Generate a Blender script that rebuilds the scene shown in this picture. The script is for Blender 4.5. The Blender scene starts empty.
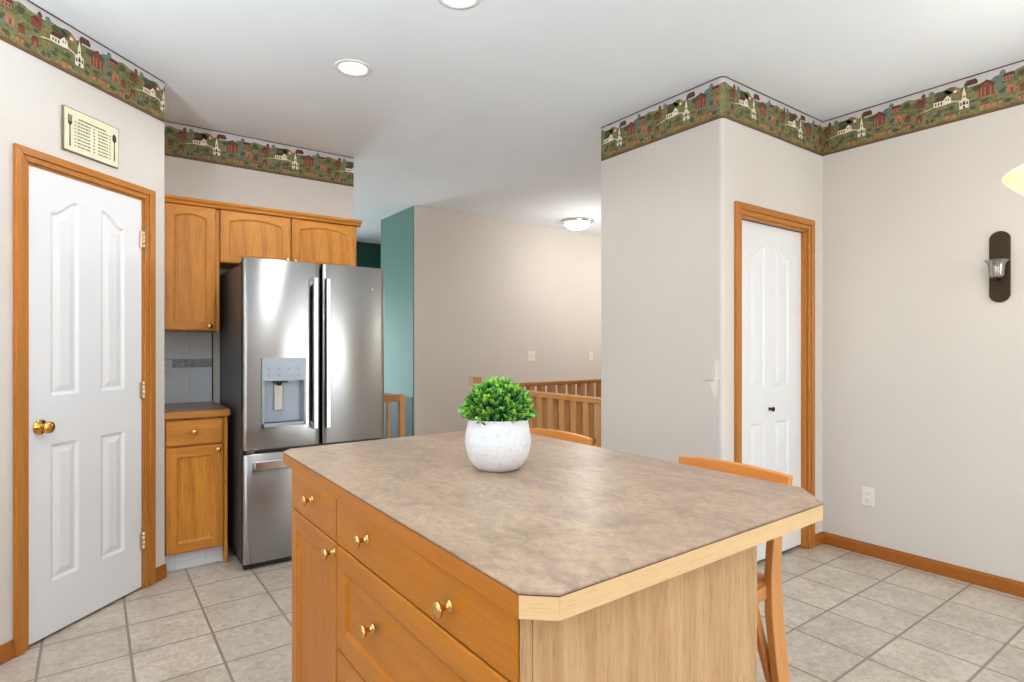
import bpy, bmesh, math, random
import numpy as np
from mathutils import Matrix, Vector

S = bpy.context.scene
COL = S.collection
R = math.radians
PI = math.pi
random.seed(7)

# ------------------------------------------------------------------ camera
YAW = math.atan2(420, 577)
cam_d = bpy.data.cameras.new('camera')
cam = bpy.data.objects.new('camera', cam_d)
COL.objects.link(cam)
cam.location = (0, 0, 1.28)
cam.rotation_euler = (PI / 2, 0, -YAW)
cam_d.sensor_width = 36.0
cam_d.lens = 577 / 1024 * 36.0
cam_d.shift_y = 5 / 1024
cam_d.clip_start = 0.02
S.camera = cam

# ------------------------------------------------------------------ world, exposure
W = bpy.data.worlds.new('world')
S.world = W
W.use_nodes = True
wn = W.node_tree.nodes
bg = wn['Background']
sky = wn.new('ShaderNodeTexSky')
sky.sky_type = 'NISHITA'
sky.sun_disc = False
sky.sun_elevation = R(38)
sky.sun_rotation = R(160)
W.node_tree.links.new(sky.outputs[0], bg.inputs[0])
bg.inputs[1].default_value = 0.25
S.view_settings.view_transform = 'Standard'
S.view_settings.look = 'None'
S.view_settings.gamma = 1
S.view_settings.use_curve_mapping = False
S.view_settings.exposure = 0.09
S.cycles.use_denoising = True
S.cycles.max_bounces = 10
S.cycles.diffuse_bounces = 6
S.cycles.glossy_bounces = 5
S.cycles.transparent_max_bounces = 12
S.cycles.sample_clamp_indirect = 6.0
S.cycles.caustics_reflective = False
S.cycles.caustics_refractive = False


def light(name, kind, loc, power, col=(1, 1, 1), rot=(0, 0, 0), **kw):
    d = bpy.data.lights.new(name, kind)
    d.energy = power
    d.color = col
    for k, v in kw.items():
        setattr(d, k, v)
    o = bpy.data.objects.new(name, d)
    o.location = loc
    o.rotation_euler = rot
    COL.objects.link(o)
    return o


DAY = (0.84, 0.93, 1.0)
# daylight through the openings of the room behind the camera
light('patio_daylight', 'AREA', (2.87, -2.44, 1.25), 58, DAY, (R(100), 0, 0), shape='RECTANGLE', size=0.9, size_y=2.1)
light('dining_daylight', 'AREA', (-0.1, -2.44, 1.55), 20, DAY, (R(104), 0, 0), shape='RECTANGLE', size=1.3, size_y=1.3)
light('sink_side_fill', 'AREA', (-1.40, 0.55, 1.6), 20, DAY, (R(106), 0, R(-90)), shape='RECTANGLE', size=2.3, size_y=1.2)  # fill for surfaces facing the left wall; lamp and window are added
light('foyer_daylight', 'AREA', (1.85, 7.94, 0.95), 60, DAY, (R(84), 0, R(180)), shape='RECTANGLE', size=1.1, size_y=1.7)


# ------------------------------------------------------------------ materials
def lin(c):
    return tuple((x / 255 / 12.92) if x / 255 <= 0.04045 else ((x / 255 + 0.055) / 1.055) ** 2.4 for x in c) + (1.0,)


class NT:
    def __init__(self, name):
        self.m = bpy.data.materials.new(name)
        self.m.use_nodes = True
        self.t = self.m.node_tree
        self.b = self.t.nodes['Principled BSDF']

    def n(self, kind, **kw):
        x = self.t.nodes.new('ShaderNode' + kind)
        for k, v in kw.items():
            if k in x.inputs.keys():
                x.inputs[k].default_value = v
            else:
                setattr(x, k, v)
        return x

    def l(self, a, b):
        self.t.links.new(a, b)

    def coords(self, scale=(1, 1, 1), loc=(0, 0, 0), rot=(0, 0, 0)):
        tc = self.n('TexCoord')
        mp = self.n('Mapping')
        mp.inputs['Scale'].default_value = scale
        mp.inputs['Location'].default_value = loc
        mp.inputs['Rotation'].default_value = rot
        self.l(tc.outputs['Object'], mp.inputs['Vector'])
        return mp.outputs[0]

    def noise(self, vec, scale, detail=4, rough=0.55, dist=0.0):
        x = self.n('TexNoise')
        x.inputs['Scale'].default_value = scale
        x.inputs['Detail'].default_value = detail
        x.inputs['Roughness'].default_value = rough
        x.inputs['Distortion'].default_value = dist
        self.l(vec, x.inputs['Vector'])
        return x.outputs[0]

    def ramp(self, fac, stops):
        r = self.n('ValToRGB')
        e = r.color_ramp.elements
        while len(e) < len(stops):
            e.new(0.5)
        for k, (p, c) in enumerate(stops):
            e[k].position = p
            e[k].color = c
        self.l(fac, r.inputs[0])
        return r.outputs[0]

    def mix(self, fac, a, b, mode='MIX'):
        x = self.n('Mix', data_type='RGBA', blend_type=mode)
        for s, v in ((x.inputs[0], fac), (x.inputs[6], a), (x.inputs[7], b)):
            if hasattr(v, 'is_linked'):
                self.l(v, s)
            else:
                s.default_value = v
        return x.outputs[2]

    def bump(self, h, strength=0.2, dist=0.002):
        x = self.n('Bump')
        x.inputs['Strength'].default_value = strength
        x.inputs['Distance'].default_value = dist
        self.l(h, x.inputs['Height'])
        self.l(x.outputs[0], self.b.inputs['Normal'])

    def base(self, v):
        if hasattr(v, 'is_linked'):
            self.l(v, self.b.inputs['Base Color'])
        else:
            self.b.inputs['Base Color'].default_value = v

    def set(self, **kw):
        for k, v in kw.items():
            self.b.inputs[k.replace('_', ' ')].default_value = v


def plain(name, rgb, rough=0.5, metal=0.0, vary=0.06, nscale=12.0, bump=0.0, bscale=150.0, **kw):
    t = NT(name)
    c = lin(rgb)
    v = t.coords()
    lo = tuple(x * (1 - vary) for x in c[:3]) + (1,)
    hi = tuple(min(1, x * (1 + vary)) for x in c[:3]) + (1,)
    t.base(t.ramp(t.noise(v, nscale, 3), [(0.3, lo), (0.7, hi)]))
    t.set(Roughness=rough, Metallic=metal, **kw)
    if bump:
        t.bump(t.noise(v, bscale, 3), bump, 0.002)
    return t.m


def oak(name, rgb, dark, axis='z', rough=0.38, contrast=1.0, seed=0.0, coat=0.1):
    t = NT(name)
    k = 0.055
    sc = {'x': (k, 1, 1), 'y': (1, k, 1), 'z': (1, 1, k)}[axis]
    v = t.coords(sc, (seed, seed * 1.7, seed * 0.6))
    broad = t.noise(v, 9, 3, 0.5, 1.2)
    # cathedral figure: rings of a warped coordinate
    wv = t.n('TexWave', wave_type='BANDS', bands_direction='DIAGONAL')
    wv.inputs['Scale'].default_value = 7.0
    wv.inputs['Distortion'].default_value = 7.0
    wv.inputs['Detail'].default_value = 2.5
    wv.inputs['Detail Scale'].default_value = 1.4
    t.l(v, wv.inputs['Vector'])
    fine = t.noise(v, 130, 4, 0.6)
    pores = t.noise(v, 420, 2, 0.5)
    a, b = lin(rgb), lin(dark)
    c1 = t.ramp(wv.outputs[1], [(0.15, b), (0.75, a)])
    c2 = t.ramp(fine, [(0.36, b), (0.58, a)])
    c3 = t.ramp(broad, [(0.3, b), (0.62, a)])
    col = t.mix(0.55, c1, c2)
    col = t.mix(0.35, col, c3)
    col = t.mix(1.0 - 0.75 * contrast, col, a)
    pr = t.ramp(pores, [(0.33, (0.62, 0.55, 0.48, 1)), (0.43, (1, 1, 1, 1))])
    col = t.mix(0.55 * contrast, col, pr, 'MULTIPLY')
    t.base(col)
    t.set(Roughness=rough, Coat_Weight=coat, Coat_Roughness=0.25, Specular_IOR_Level=0.3)
    t.bump(pores, 0.05, 0.001)
    return t.m


OAK = (208, 138, 52)
OAKD = (142, 76, 16)
oak_z = oak('oak_vertical', OAK, OAKD, 'z')
oak_x = oak('oak_horizontal', OAK, OAKD, 'x', seed=3)
TRM = (192, 124, 52)
TRMD = (146, 84, 26)
trim_z = oak('oak_trim_vertical', TRM, TRMD, 'z', seed=5, contrast=0.8)
trim_x = oak('oak_trim_horizontal', TRM, TRMD, 'x', seed=6, contrast=0.8)
trim_y = oak('oak_trim_lengthwise', TRM, TRMD, 'y', seed=8, contrast=0.8)
ISL = (188, 114, 18)
ISLD = (142, 74, 6)
isl_z = oak('island_oak_vertical', ISL, ISLD, 'z', seed=11, contrast=0.7)
isl_x = oak('island_oak_horizontal', ISL, ISLD, 'x', seed=12, contrast=0.7)
PAL = (206, 168, 122)
PALD = (158, 116, 72)
pale_z = oak('pale_oak_veneer', PAL, PALD, 'z', seed=15, rough=0.45, coat=0.05)
pale_x = oak('pale_oak_edge_cross', (228, 192, 144), (202, 160, 108), 'x', seed=17, rough=0.4, coat=0.1, contrast=0.6)
pale_y = oak('pale_oak_edge_long', (222, 186, 136), (194, 150, 98), 'y', seed=18, rough=0.4, coat=0.1)
pale_d = pale_x
warm_panel_m = oak('honey_oak_warm_panel', (236, 184, 104), (212, 150, 70), 'z', seed=31, contrast=0.6)
stool_w = oak('stool_wood', (208, 146, 84), (182, 114, 54), 'z', seed=21, contrast=0.5)
stool_y = oak('stool_wood_rail', (204, 130, 60), (178, 104, 40), 'y', seed=22, contrast=0.5)
rail_z = oak('railing_oak_vertical', (206, 152, 92), (170, 108, 58), 'z', seed=25, contrast=0.6)
rail_y = oak('railing_oak_long', (206, 142, 76), (176, 108, 48), 'y', seed=26, contrast=0.6)
rail_x = oak('railing_oak_cross', (190, 128, 66), (160, 98, 42), 'x', seed=27, contrast=0.6)

wall_m = plain('wall_paint', (214, 207, 199), 0.75, vary=0.015, nscale=1.5, bump=0.08, bscale=220)
ceil_m = plain('ceiling_paint', (232, 237, 243), 0.9, vary=0.015, nscale=2, bump=0.35, bscale=60)
green_m = plain('green_wall_paint', (112, 156, 148), 0.6, vary=0.03, nscale=2, bump=0.06, bscale=220)
teal_m = plain('dark_teal', (36, 76, 88), 0.6, vary=0.03, nscale=2)
dkgreen_m = plain('dark_green_wall_paint', (22, 78, 68), 0.6, vary=0.03, nscale=2, bump=0.06, bscale=220)
white_m = plain('white_door_paint', (232, 232, 234), 0.38, vary=0.01, nscale=3)
patch_m = plain('patch_paint', (232, 226, 216), 0.7, vary=0.02, nscale=30)
plate_m = plain('plate_plastic', (236, 230, 218), 0.4, vary=0.01)
black_m = plain('black_plastic', (22, 22, 24), 0.4, vary=0.1)
dark_m = plain('dark_gap', (18, 17, 16), 0.6, vary=0.1)
side_m = plain('fridge_side_paint', (74, 74, 76), 0.42, vary=0.03)
brass_m = plain('polished_brass', (226, 172, 84), 0.16, 1.0, vary=0.04)
knob_m = plain('satin_brass', (216, 172, 104), 0.18, 1.0, vary=0.04)
chrome_m = plain('chrome', (214, 214, 216), 0.15, 1.0, vary=0.02)
pewter_m = plain('pewter_grey', (150, 159, 168), 0.35, 0.15, vary=0.03)
gunmetal_m = plain('dark_handle_side', (66, 70, 76), 0.3, 0.9, vary=0.03)
ceram_m = None
bronze_m = plain('dark_bronze', (52, 44, 38), 0.35, 0.8, vary=0.1)
sconce_m = plain('dark_sconce_back', (54, 38, 18), 0.4, 0.0, vary=0.15, nscale=20, Specular_IOR_Level=0.2)
ltop_m = plain('dark_laminate', (118, 82, 56), 0.3, vary=0.2, nscale=60)
soil_m = plain('dark_foam', (34, 38, 22), 0.9, vary=0.3, nscale=60)
tan_m = plain('beige_carpet', (170, 156, 138), 0.95, vary=0.1, nscale=90)
grass_m = plain('lawn', (96, 120, 60), 0.9, vary=0.2, nscale=4)
fabric_m = plain('deck_boards', (150, 140, 128), 0.8, vary=0.2, nscale=8)


def mk_glow(name, rgb, strength, base=(255, 250, 240)):
    t = NT(name)
    v = t.coords()
    t.base(t.ramp(t.noise(v, 8, 3), [(0.3, tuple(x * 0.94 for x in lin(base)[:3]) + (1,)), (0.7, lin(base))]))
    t.set(Roughness=0.3, Emission_Strength=strength)
    t.b.inputs['Emission Color'].default_value = lin(rgb)
    return t.m


glow_pot = mk_glow('lit_bulb', (255, 250, 244), 2.2)
glow_flush = mk_glow('lit_flush_glass', (255, 248, 232), 3.0)
glow_pend = mk_glow('lit_pendant_glass', (255, 242, 178), 0.5, (240, 230, 190))


def mk_floor():
    t = NT('floor_tile')
    tc = t.n('TexCoord')
    mp = t.n('Mapping')
    mp.inputs['Location'].default_value = (-0.435 + 0.3045 * 20, -1.66 + 0.302 * 20, 0)
    t.l(tc.outputs['Object'], mp.inputs['Vector'])
    br = t.n('TexBrick', offset=0.0, squash=1.0)
    br.inputs['Color1'].default_value = (0, 0, 0, 1)
    br.inputs['Color2'].default_value = (1, 1, 1, 1)
    br.inputs['Mortar'].default_value = (0.5, 0.5, 0.5, 1)
    br.inputs['Scale'].default_value = 1
    br.inputs['Mortar Size'].default_value = 0.0060
    br.inputs['Mortar Smooth'].default_value = 0.25
    br.inputs['Brick Width'].default_value = 0.3045
    br.inputs['Row Height'].default_value = 0.302
    t.l(mp.outputs[0], br.inputs['Vector'])
    v = t.coords()
    n1 = t.noise(v, 6.0, 8, 0.62, 0.8)
    n2 = t.noise(v, 34.0, 6, 0.7, 0.4)
    v3 = t.coords((1, 1.8, 1))
    n3 = t.noise(v3, 13, 8, 0.7, 1.5)
    c1 = t.ramp(n1, [(0.3, lin((162, 148, 130))), (0.5, lin((196, 184, 168))), (0.72, lin((214, 205, 193)))])
    c2 = t.ramp(n2, [(0.32, lin((148, 134, 116))), (0.5, lin((196, 186, 172))), (0.7, lin((222, 216, 206)))])
    col = t.mix(0.45, c1, c2)
    vein = t.ramp(n3, [(0.42, (1, 1, 1, 1)), (0.5, (0.82, 0.79, 0.75, 1)), (0.56, (1, 1, 1, 1))])
    col = t.mix(0.6, col, vein, 'MULTIPLY')
    tone = t.ramp(br.outputs[0], [(0.0, (0.91, 0.905, 0.90, 1)), (1.0, (1.04, 1.04, 1.035, 1))])
    col = t.mix(1.0, col, tone, 'MULTIPLY')
    col = t.mix(br.outputs[1], col, lin((138, 126, 111)))
    t.base(col)
    t.set(Roughness=0.36)
    inv = t.n('Math', operation='SUBTRACT')
    inv.inputs[0].default_value = 1.0
    t.l(br.outputs[1], inv.inputs[1])
    t.bump(inv.outputs[0], 0.35, 0.002)
    return t.m


floor_m = mk_floor()


def mk_laminate():
    t = NT('stone_laminate')
    v = t.coords((1.0, 0.62, 1), rot=(0, 0, R(35)))
    n1 = t.noise(v, 5.5, 8, 0.62, 0.6)
    n2 = t.noise(v, 22, 8, 0.7, 1.6)
    n3 = t.noise(v, 75, 6, 0.75, 0.3)
    c1 = t.ramp(n1, [(0.35, lin((108, 84, 66))), (0.45, lin((138, 110, 88))), (0.54, lin((172, 140, 108))), (0.65, lin((134, 114, 103)))])
    c2 = t.ramp(n2, [(0.30, lin((92, 71, 58))), (0.46, lin((141, 114, 94))), (0.58, lin((184, 153, 119))), (0.72, lin((204, 180, 152)))])
    c3 = t.ramp(n3, [(0.3, lin((140, 120, 104))), (0.7, lin((204, 184, 162)))])
    col = t.mix(0.42, c1, c2)
    col = t.mix(0.3, col, c3)
    n4 = t.noise(v, 11, 7, 0.7, 2.6)
    vein = t.ramp(n4, [(0.47, (1, 1, 1, 1)), (0.5, (0.72, 0.66, 0.62, 1)), (0.53, (1, 1, 1, 1))])
    col = t.mix(0.55, col, vein, 'MULTIPLY')
    t.base(col)
    t.set(Roughness=0.34)
    t.bump(n3, 0.04, 0.001)
    return t.m


lam_m = mk_laminate()


def mk_steel():
    t = NT('brushed_stainless')
    v = t.coords((0.6, 0.6, 60))
    n = t.noise(v, 18, 3, 0.6)
    t.base(t.ramp(n, [(0.3, lin((158, 157, 156))), (0.7, lin((172, 171, 170)))]))
    t.set(Roughness=0.25, Metallic=1.0, Anisotropic=1.0, Anisotropic_Rotation=0.25)
    tg = t.n('Tangent', direction_type='UV_MAP', uv_map='UVMap')
    t.l(tg.outputs[0], t.b.inputs['Tangent'])
    return t.m


steel_m = mk_steel()


def mk_backsplash():
    t = NT('backsplash_tile')
    tc = t.n('TexCoord')
    mp = t.n('Mapping')
    mp.inputs['Rotation'].default_value = (R(90), 0, 0)
    mp.inputs['Location'].default_value = (3.0, 4.0 + 0.02, 0)
    t.l(tc.outputs['Object'], mp.inputs['Vector'])
    br = t.n('TexBrick', offset=0.0, squash=1.0)
    br.inputs['Color1'].default_value = lin((214, 218, 224))
    br.inputs['Color2'].default_value = lin((218, 222, 226))
    br.inputs['Mortar'].default_value = lin((200, 204, 208))
    br.inputs['Scale'].default_value = 1
    br.inputs['Mortar Size'].default_value = 0.0025
    br.inputs['Brick Width'].default_value = 0.153
    br.inputs['Row Height'].default_value = 0.153
    t.l(mp.outputs[0], br.inputs['Vector'])
    t.base(br.outputs[0])
    t.set(Roughness=0.25)
    return t.m


splash_m = mk_backsplash()


def mk_deco():
    t = NT('backsplash_border_tile')
    v = t.coords()
    n = t.noise(v, 55, 3, 0.6, 1.0)
    t.base(t.ramp(n, [(0.42, lin((104, 104, 106))), (0.5, lin((170, 170, 170))), (0.6, lin((132, 132, 134)))]))
    t.set(Roughness=0.3)
    return t.m


deco_m = mk_deco()


def mk_ceramic():
    t = NT('white_textured_ceramic')
    v = t.coords()
    n = t.noise(v, 60, 4, 0.7)
    sep = t.n('SeparateXYZ')
    t.l(v, sep.inputs[0])
    an = t.n('Math', operation='ARCTAN2')
    t.l(sep.outputs[1], an.inputs[0])
    t.l(sep.outputs[0], an.inputs[1])
    cb = t.n('CombineXYZ')
    sc = t.n('Math', operation='MULTIPLY')
    sc.inputs[1].default_value = 0.09
    t.l(an.outputs[0], sc.inputs[0])
    t.l(sc.outputs[0], cb.inputs[0])
    t.l(sep.outputs[2], cb.inputs[1])
    br = t.n('TexBrick', offset=0.5, squash=1.0)
    br.inputs['Color1'].default_value = (1, 1, 1, 1)
    br.inputs['Color2'].default_value = (0.8, 0.8, 0.8, 1)
    br.inputs['Mortar'].default_value = (0, 0, 0, 1)
    br.inputs['Scale'].default_value = 1
    br.inputs['Mortar Size'].default_value = 0.003
    br.inputs['Mortar Smooth'].default_value = 0.6
    br.inputs['Brick Width'].default_value = 0.019
    br.inputs['Row Height'].default_value = 0.026
    t.l(cb.outputs[0], br.inputs['Vector'])
    zc = t.n('Math', operation='GREATER_THAN')
    zc.inputs[1].default_value = 0.036
    t.l(sep.outputs[2], zc.inputs[0])
    hb = t.mix(zc.outputs[0], (1, 1, 1, 1), br.outputs[0])
    h = t.mix(0.25, hb, n)
    col = t.ramp(n, [(0.30, lin((206, 207, 210))), (0.44, lin((230, 230, 232)))])
    groove = t.ramp(h, [(0.1, (0.97, 0.97, 0.975, 1)), (0.5, (1, 1, 1, 1))])
    col = t.mix(1.0, col, groove, 'MULTIPLY')
    t.base(col)
    t.set(Roughness=0.5)
    t.bump(h, 0.35, 0.002)
    return t.m


ceram_m = mk_ceramic()


def mk_leaf(name, rgb, tip):
    t = NT(name)
    uv = t.n('UVMap', uv_map='UVMap')
    sp = t.n('SeparateXYZ')
    t.l(uv.outputs[0], sp.inputs[0])
    ab = t.n('Math', operation='SUBTRACT')
    ab.inputs[1].default_value = 0.5
    t.l(sp.outputs[0], ab.inputs[0])
    aa = t.n('Math', operation='ABSOLUTE')
    t.l(ab.outputs[0], aa.inputs[0])
    ml = t.n('Math', operation='MULTIPLY_ADD')
    ml.inputs[1].default_value = 0.9
    t.l(aa.outputs[0], ml.inputs[0])
    t.l(sp.outputs[1], ml.inputs[2])
    t.base(t.ramp(ml.outputs[0], [(0.0, lin(rgb)), (0.62, lin(rgb)), (1.0, lin(tip))]))
    t.set(Roughness=0.35)
    return t.m


leaf_ms = [mk_leaf('leaf_bright', (44, 112, 30), (168, 214, 84)), mk_leaf('leaf_mid', (22, 84, 30), (126, 190, 66)),
           mk_leaf('leaf_dark', (8, 50, 26), (70, 146, 54)), mk_leaf('leaf_blue', (18, 78, 46), (110, 176, 100))]


def mk_glass(name, tint, gloss=0.12, rough=0.05):
    t = NT(name)
    tr = t.n('BsdfTransparent')
    tr.inputs[0].default_value = tint
    gl = t.n('BsdfGlossy')
    gl.inputs['Roughness'].default_value = rough
    mx = t.n('MixShader')
    mx.inputs[0].default_value = gloss
    t.l(tr.outputs[0], mx.inputs[1])
    t.l(gl.outputs[0], mx.inputs[2])
    t.l(mx.outputs[0], t.t.nodes['Material Output'].inputs['Surface'])
    return t.m


pane_m = mk_glass('window_glass', (0.97, 0.98, 0.98, 1), 0.05)
cup_m = mk_glass('ribbed_clear_glass', (0.80, 0.80, 0.77, 1), 0.30, 0.12)


# ------------------------------------------------------------------ mesh helpers
def link(name, me, mats, parent=None, loc=(0, 0, 0), rotz=0.0, rot=None):
    o = bpy.data.objects.new(name, me)
    for m in (mats if isinstance(mats, (list, tuple)) else [mats]):
        me.materials.append(m)
    o.location = loc
    o.rotation_euler = rot if rot else (0, 0, rotz)
    if parent:
        o.parent = parent
    COL.objects.link(o)
    return o


def add_box(bm, x0, x1, y0, y1, z0, z1, mi=0):
    vs = [bm.verts.new(p) for p in ((x0, y0, z0), (x1, y0, z0), (x1, y1, z0), (x0, y1, z0),
                                    (x0, y0, z1), (x1, y0, z1), (x1, y1, z1), (x0, y1, z1))]
    fs = []
    for f in ((3, 2, 1, 0), (4, 5, 6, 7), (0, 1, 5, 4), (1, 2, 6, 5), (2, 3, 7, 6), (3, 0, 4, 7)):
        fc = bm.faces.new([vs[k] for k in f])
        fc.material_index = mi
        fs.append(fc)
    return fs


def add_prism(bm, pts, lo, hi, axis='z', mi=0):
    """extrude a polygon; axis z: pts=(x,y); axis y: pts=(x,z); axis x: pts=(y,z)"""
    def P(p, h):
        return {'z': (p[0], p[1], h), 'y': (p[0], h, p[1]), 'x': (h, p[0], p[1])}[axis]
    a = [bm.verts.new(P(p, lo)) for p in pts]
    b = [bm.verts.new(P(p, hi)) for p in pts]
    n = len(pts)
    fs = [bm.faces.new(a[::-1]), bm.faces.new(b)]
    for k in range(n):
        fs.append(bm.faces.new((a[k], a[(k + 1) % n], b[(k + 1) % n], b[k])))
    for f in fs:
        f.material_index = mi
    return fs


def add_lathe(bm, prof, seg=32, mat=None, cap0=True, cap1=True, mi=0, smooth=True):
    """prof: (r,h) pairs around z; mat transforms."""
    rings = []
    mat = mat or Matrix()
    for r, h in prof:
        if r < 1e-6:
            rings.append([bm.verts.new(mat @ Vector((0, 0, h)))])
        else:
            rings.append([bm.verts.new(mat @ Vector((r * math.cos(2 * PI * k / seg), r * math.sin(2 * PI * k / seg), h))) for k in range(seg)])
    for a, b in zip(rings, rings[1:]):
        for k in range(seg):
            k2 = (k + 1) % seg
            if len(a) == 1 and len(b) == 1:
                continue
            if len(a) == 1:
                f = bm.faces.new((a[0], b[k2], b[k]))
            elif len(b) == 1:
                f = bm.faces.new((a[k], a[k2], b[0]))
            else:
                f = bm.faces.new((a[k], a[k2], b[k2], b[k]))
            f.smooth = smooth
            f.material_index = mi
    if cap0 and len(rings[0]) > 1:
        bm.faces.new(rings[0][::-1]).material_index = mi
    if cap1 and len(rings[-1]) > 1:
        bm.faces.new(rings[-1]).material_index = mi


def add_tube(bm, path, r, seg=10, mi=0):
    path = [Vector(p) for p in path]
    prev = None
    rings = []
    for k, p in enumerate(path):
        d = (path[min(k + 1, len(path) - 1)] - path[max(k - 1, 0)]).normalized()
        up = Vector((0, 0, 1)) if abs(d.z) < 0.9 else Vector((1, 0, 0))
        a = d.cross(up).normalized()
        b = a.cross(d).normalized()
        rr = r[k] if isinstance(r, (list, tuple)) else r
        rings.append([bm.verts.new(p + a * rr * math.cos(2 * PI * q / seg) + b * rr * math.sin(2 * PI * q / seg)) for q in range(seg)])
    for a, b in zip(rings, rings[1:]):
        for q in range(seg):
            f = bm.faces.new((a[q], a[(q + 1) % seg], b[(q + 1) % seg], b[q]))
            f.smooth = True
            f.material_index = mi
    bm.faces.new(rings[0][::-1]).material_index = mi
    bm.faces.new(rings[-1]).material_index = mi


def fin(name, bm, mats, parent=None, loc=(0, 0, 0), rotz=0.0, bevel=0.0, rot=None, seg=2):
    bmesh.ops.recalc_face_normals(bm, faces=bm.faces)
    me = bpy.data.meshes.new(name)
    bm.to_mesh(me)
    bm.free()
    o = link(name, me, mats, parent, loc, rotz, rot)
    if bevel:
        md = o.modifiers.new('bevel', 'BEVEL')
        md.width = bevel
        md.segments = seg
        md.limit_method = 'ANGLE'
        md.angle_limit = R(40)
    return o


def box(name, dims, mats, parent=None, loc=(0, 0, 0), rotz=0.0, bevel=0.002):
    bm = bmesh.new()
    add_box(bm, *dims)
    return fin(name, bm, mats, parent, loc, rotz, bevel)


def prism(name, pts, lo, hi, mats, axis='z', parent=None, loc=(0, 0, 0), rotz=0.0, bevel=0.0):
    bm = bmesh.new()
    add_prism(bm, pts, lo, hi, axis)
    return fin(name, bm, mats, parent, loc, rotz, bevel)


def lathe(name, prof, mats, parent=None, loc=(0, 0, 0), seg=32, mat=None, rot=None, cap0=True, cap1=True):
    bm = bmesh.new()
    add_lathe(bm, prof, seg, mat, cap0, cap1)
    return fin(name, bm, mats, parent, loc, rot=rot)


def tag(o, label=None, cat=None, group=None, kind=None):
    for k, v in (('label', label), ('category', cat), ('group', group), ('kind', kind)):
        if v:
            o[k] = v
    return o


def struct(o):
    o['kind'] = 'structure'
    return o


def thing(name, label, cat, loc=(0, 0, 0), rotz=0.0, group=None):
    o = bpy.data.objects.new(name, None)
    o.empty_display_size = 0.1
    o.location = loc
    o.rotation_euler = (0, 0, rotz)
    COL.objects.link(o)
    return tag(o, label, cat, group)


def setup(name, loc=(0, 0, 0), rotz=0.0):
    o = bpy.data.objects.new(name, None)
    o.location = loc
    o.rotation_euler = (0, 0, rotz)
    COL.objects.link(o)
    return struct(o)


def copy_tree(o, parent=None):
    c = o.copy()
    COL.objects.link(c)
    if parent:
        c.parent = parent
    for ch in o.children:
        copy_tree(ch, c)
    return c


FRONT = Matrix.Rotation(R(90), 4, 'X')     # lathe axis z -> -y (towards the room)


def inside_dist(P, poly):
    """signed distance (positive inside) of points P (n,2) to a polygon"""
    poly = np.asarray(poly, float)
    a = poly
    b = np.roll(poly, -1, 0)
    best = np.full(len(P), 1e9)
    ins = np.zeros(len(P), bool)
    for p, q in zip(a, b):
        e = q - p
        t = np.clip(((P - p) @ e) / max(e @ e, 1e-12), 0, 1)
        best = np.minimum(best, np.hypot(*(P - p - t[:, None] * e).T))
        c = (p[1] > P[:, 1]) != (q[1] > P[:, 1])
        with np.errstate(divide='ignore', invalid='ignore'):
            xx = (q[0] - p[0]) * (P[:, 1] - p[1]) / (q[1] - p[1] if abs(q[1] - p[1]) > 1e-12 else 1e-12) + p[0]
        ins ^= c & (P[:, 0] < xx)
    return np.where(ins, best, -best)


def panel_slab(name, w, h, thick, polys, prof, mats, parent, loc=(0, 0, 0), rotz=0.0, step=0.004, edge=0.003, matfn=None):
    """slab 0..w x 0..h, its front face (y=0, facing -y) shaped by panel outlines; prof = [(inside distance, depth)]"""
    nx, nz = max(2, int(round(w / step))) + 1, max(2, int(round(h / step))) + 1
    xs, zs = np.linspace(0, w, nx), np.linspace(0, h, nz)
    X, Z = np.meshgrid(xs, zs)
    P = np.stack([X.ravel(), Z.ravel()], 1)
    Y = np.zeros(len(P))
    D = np.full(len(P), -1.0)
    for poly in polys:
        d = inside_dist(P, poly)
        D = np.maximum(D, d)
    px, py = [p[0] for p in prof], [p[1] for p in prof]
    Y += np.where(D > 0, np.interp(D, px, py), 0)
    rim = np.minimum(np.minimum(P[:, 0], w - P[:, 0]), np.minimum(P[:, 1], h - P[:, 1]))
    Y += np.where(rim < edge, (edge - rim) * 0.7, 0)
    verts = [(p[0], y, p[1]) for p, y in zip(P, Y)]
    ids = np.arange(nx * nz).reshape(nz, nx)
    q = np.stack([ids[:-1, :-1], ids[:-1, 1:], ids[1:, 1:], ids[1:, :-1]], -1).reshape(-1, 4)
    faces = [tuple(int(v) for v in f) for f in q]
    nf = len(faces)
    loop = [int(v) for v in list(ids[0, :]) + list(ids[1:, -1]) + list(ids[-1, -2::-1]) + list(ids[-2:0:-1, 0])]
    n0 = len(verts)
    for v in loop:
        verts.append((verts[v][0], thick, verts[v][2]))
    n = len(loop)
    for k in range(n):
        k2 = (k + 1) % n
        faces.append((loop[k2], loop[k], n0 + k, n0 + k2))
    faces.append(tuple(n0 + k for k in range(n))[::-1])
    me = bpy.data.meshes.new(name)
    me.from_pydata(verts, [], faces)
    if matfn:
        cen = P[q].mean(1)
        dd = np.full(len(cen), -1.0)
        for poly in polys:
            dd = np.maximum(dd, inside_dist(cen, poly))
        mi = [matfn(c[0], c[1], d > 0.004) for c, d in zip(cen, dd)]
        me.polygons.foreach_set('material_index', mi + [0] * (len(faces) - nf))
    sm = [True] * nf + [False] * (len(faces) - nf)
    me.polygons.foreach_set('use_smooth', sm)
    me.update()
    return link(name, me, mats, parent, loc, rotz)


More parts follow.
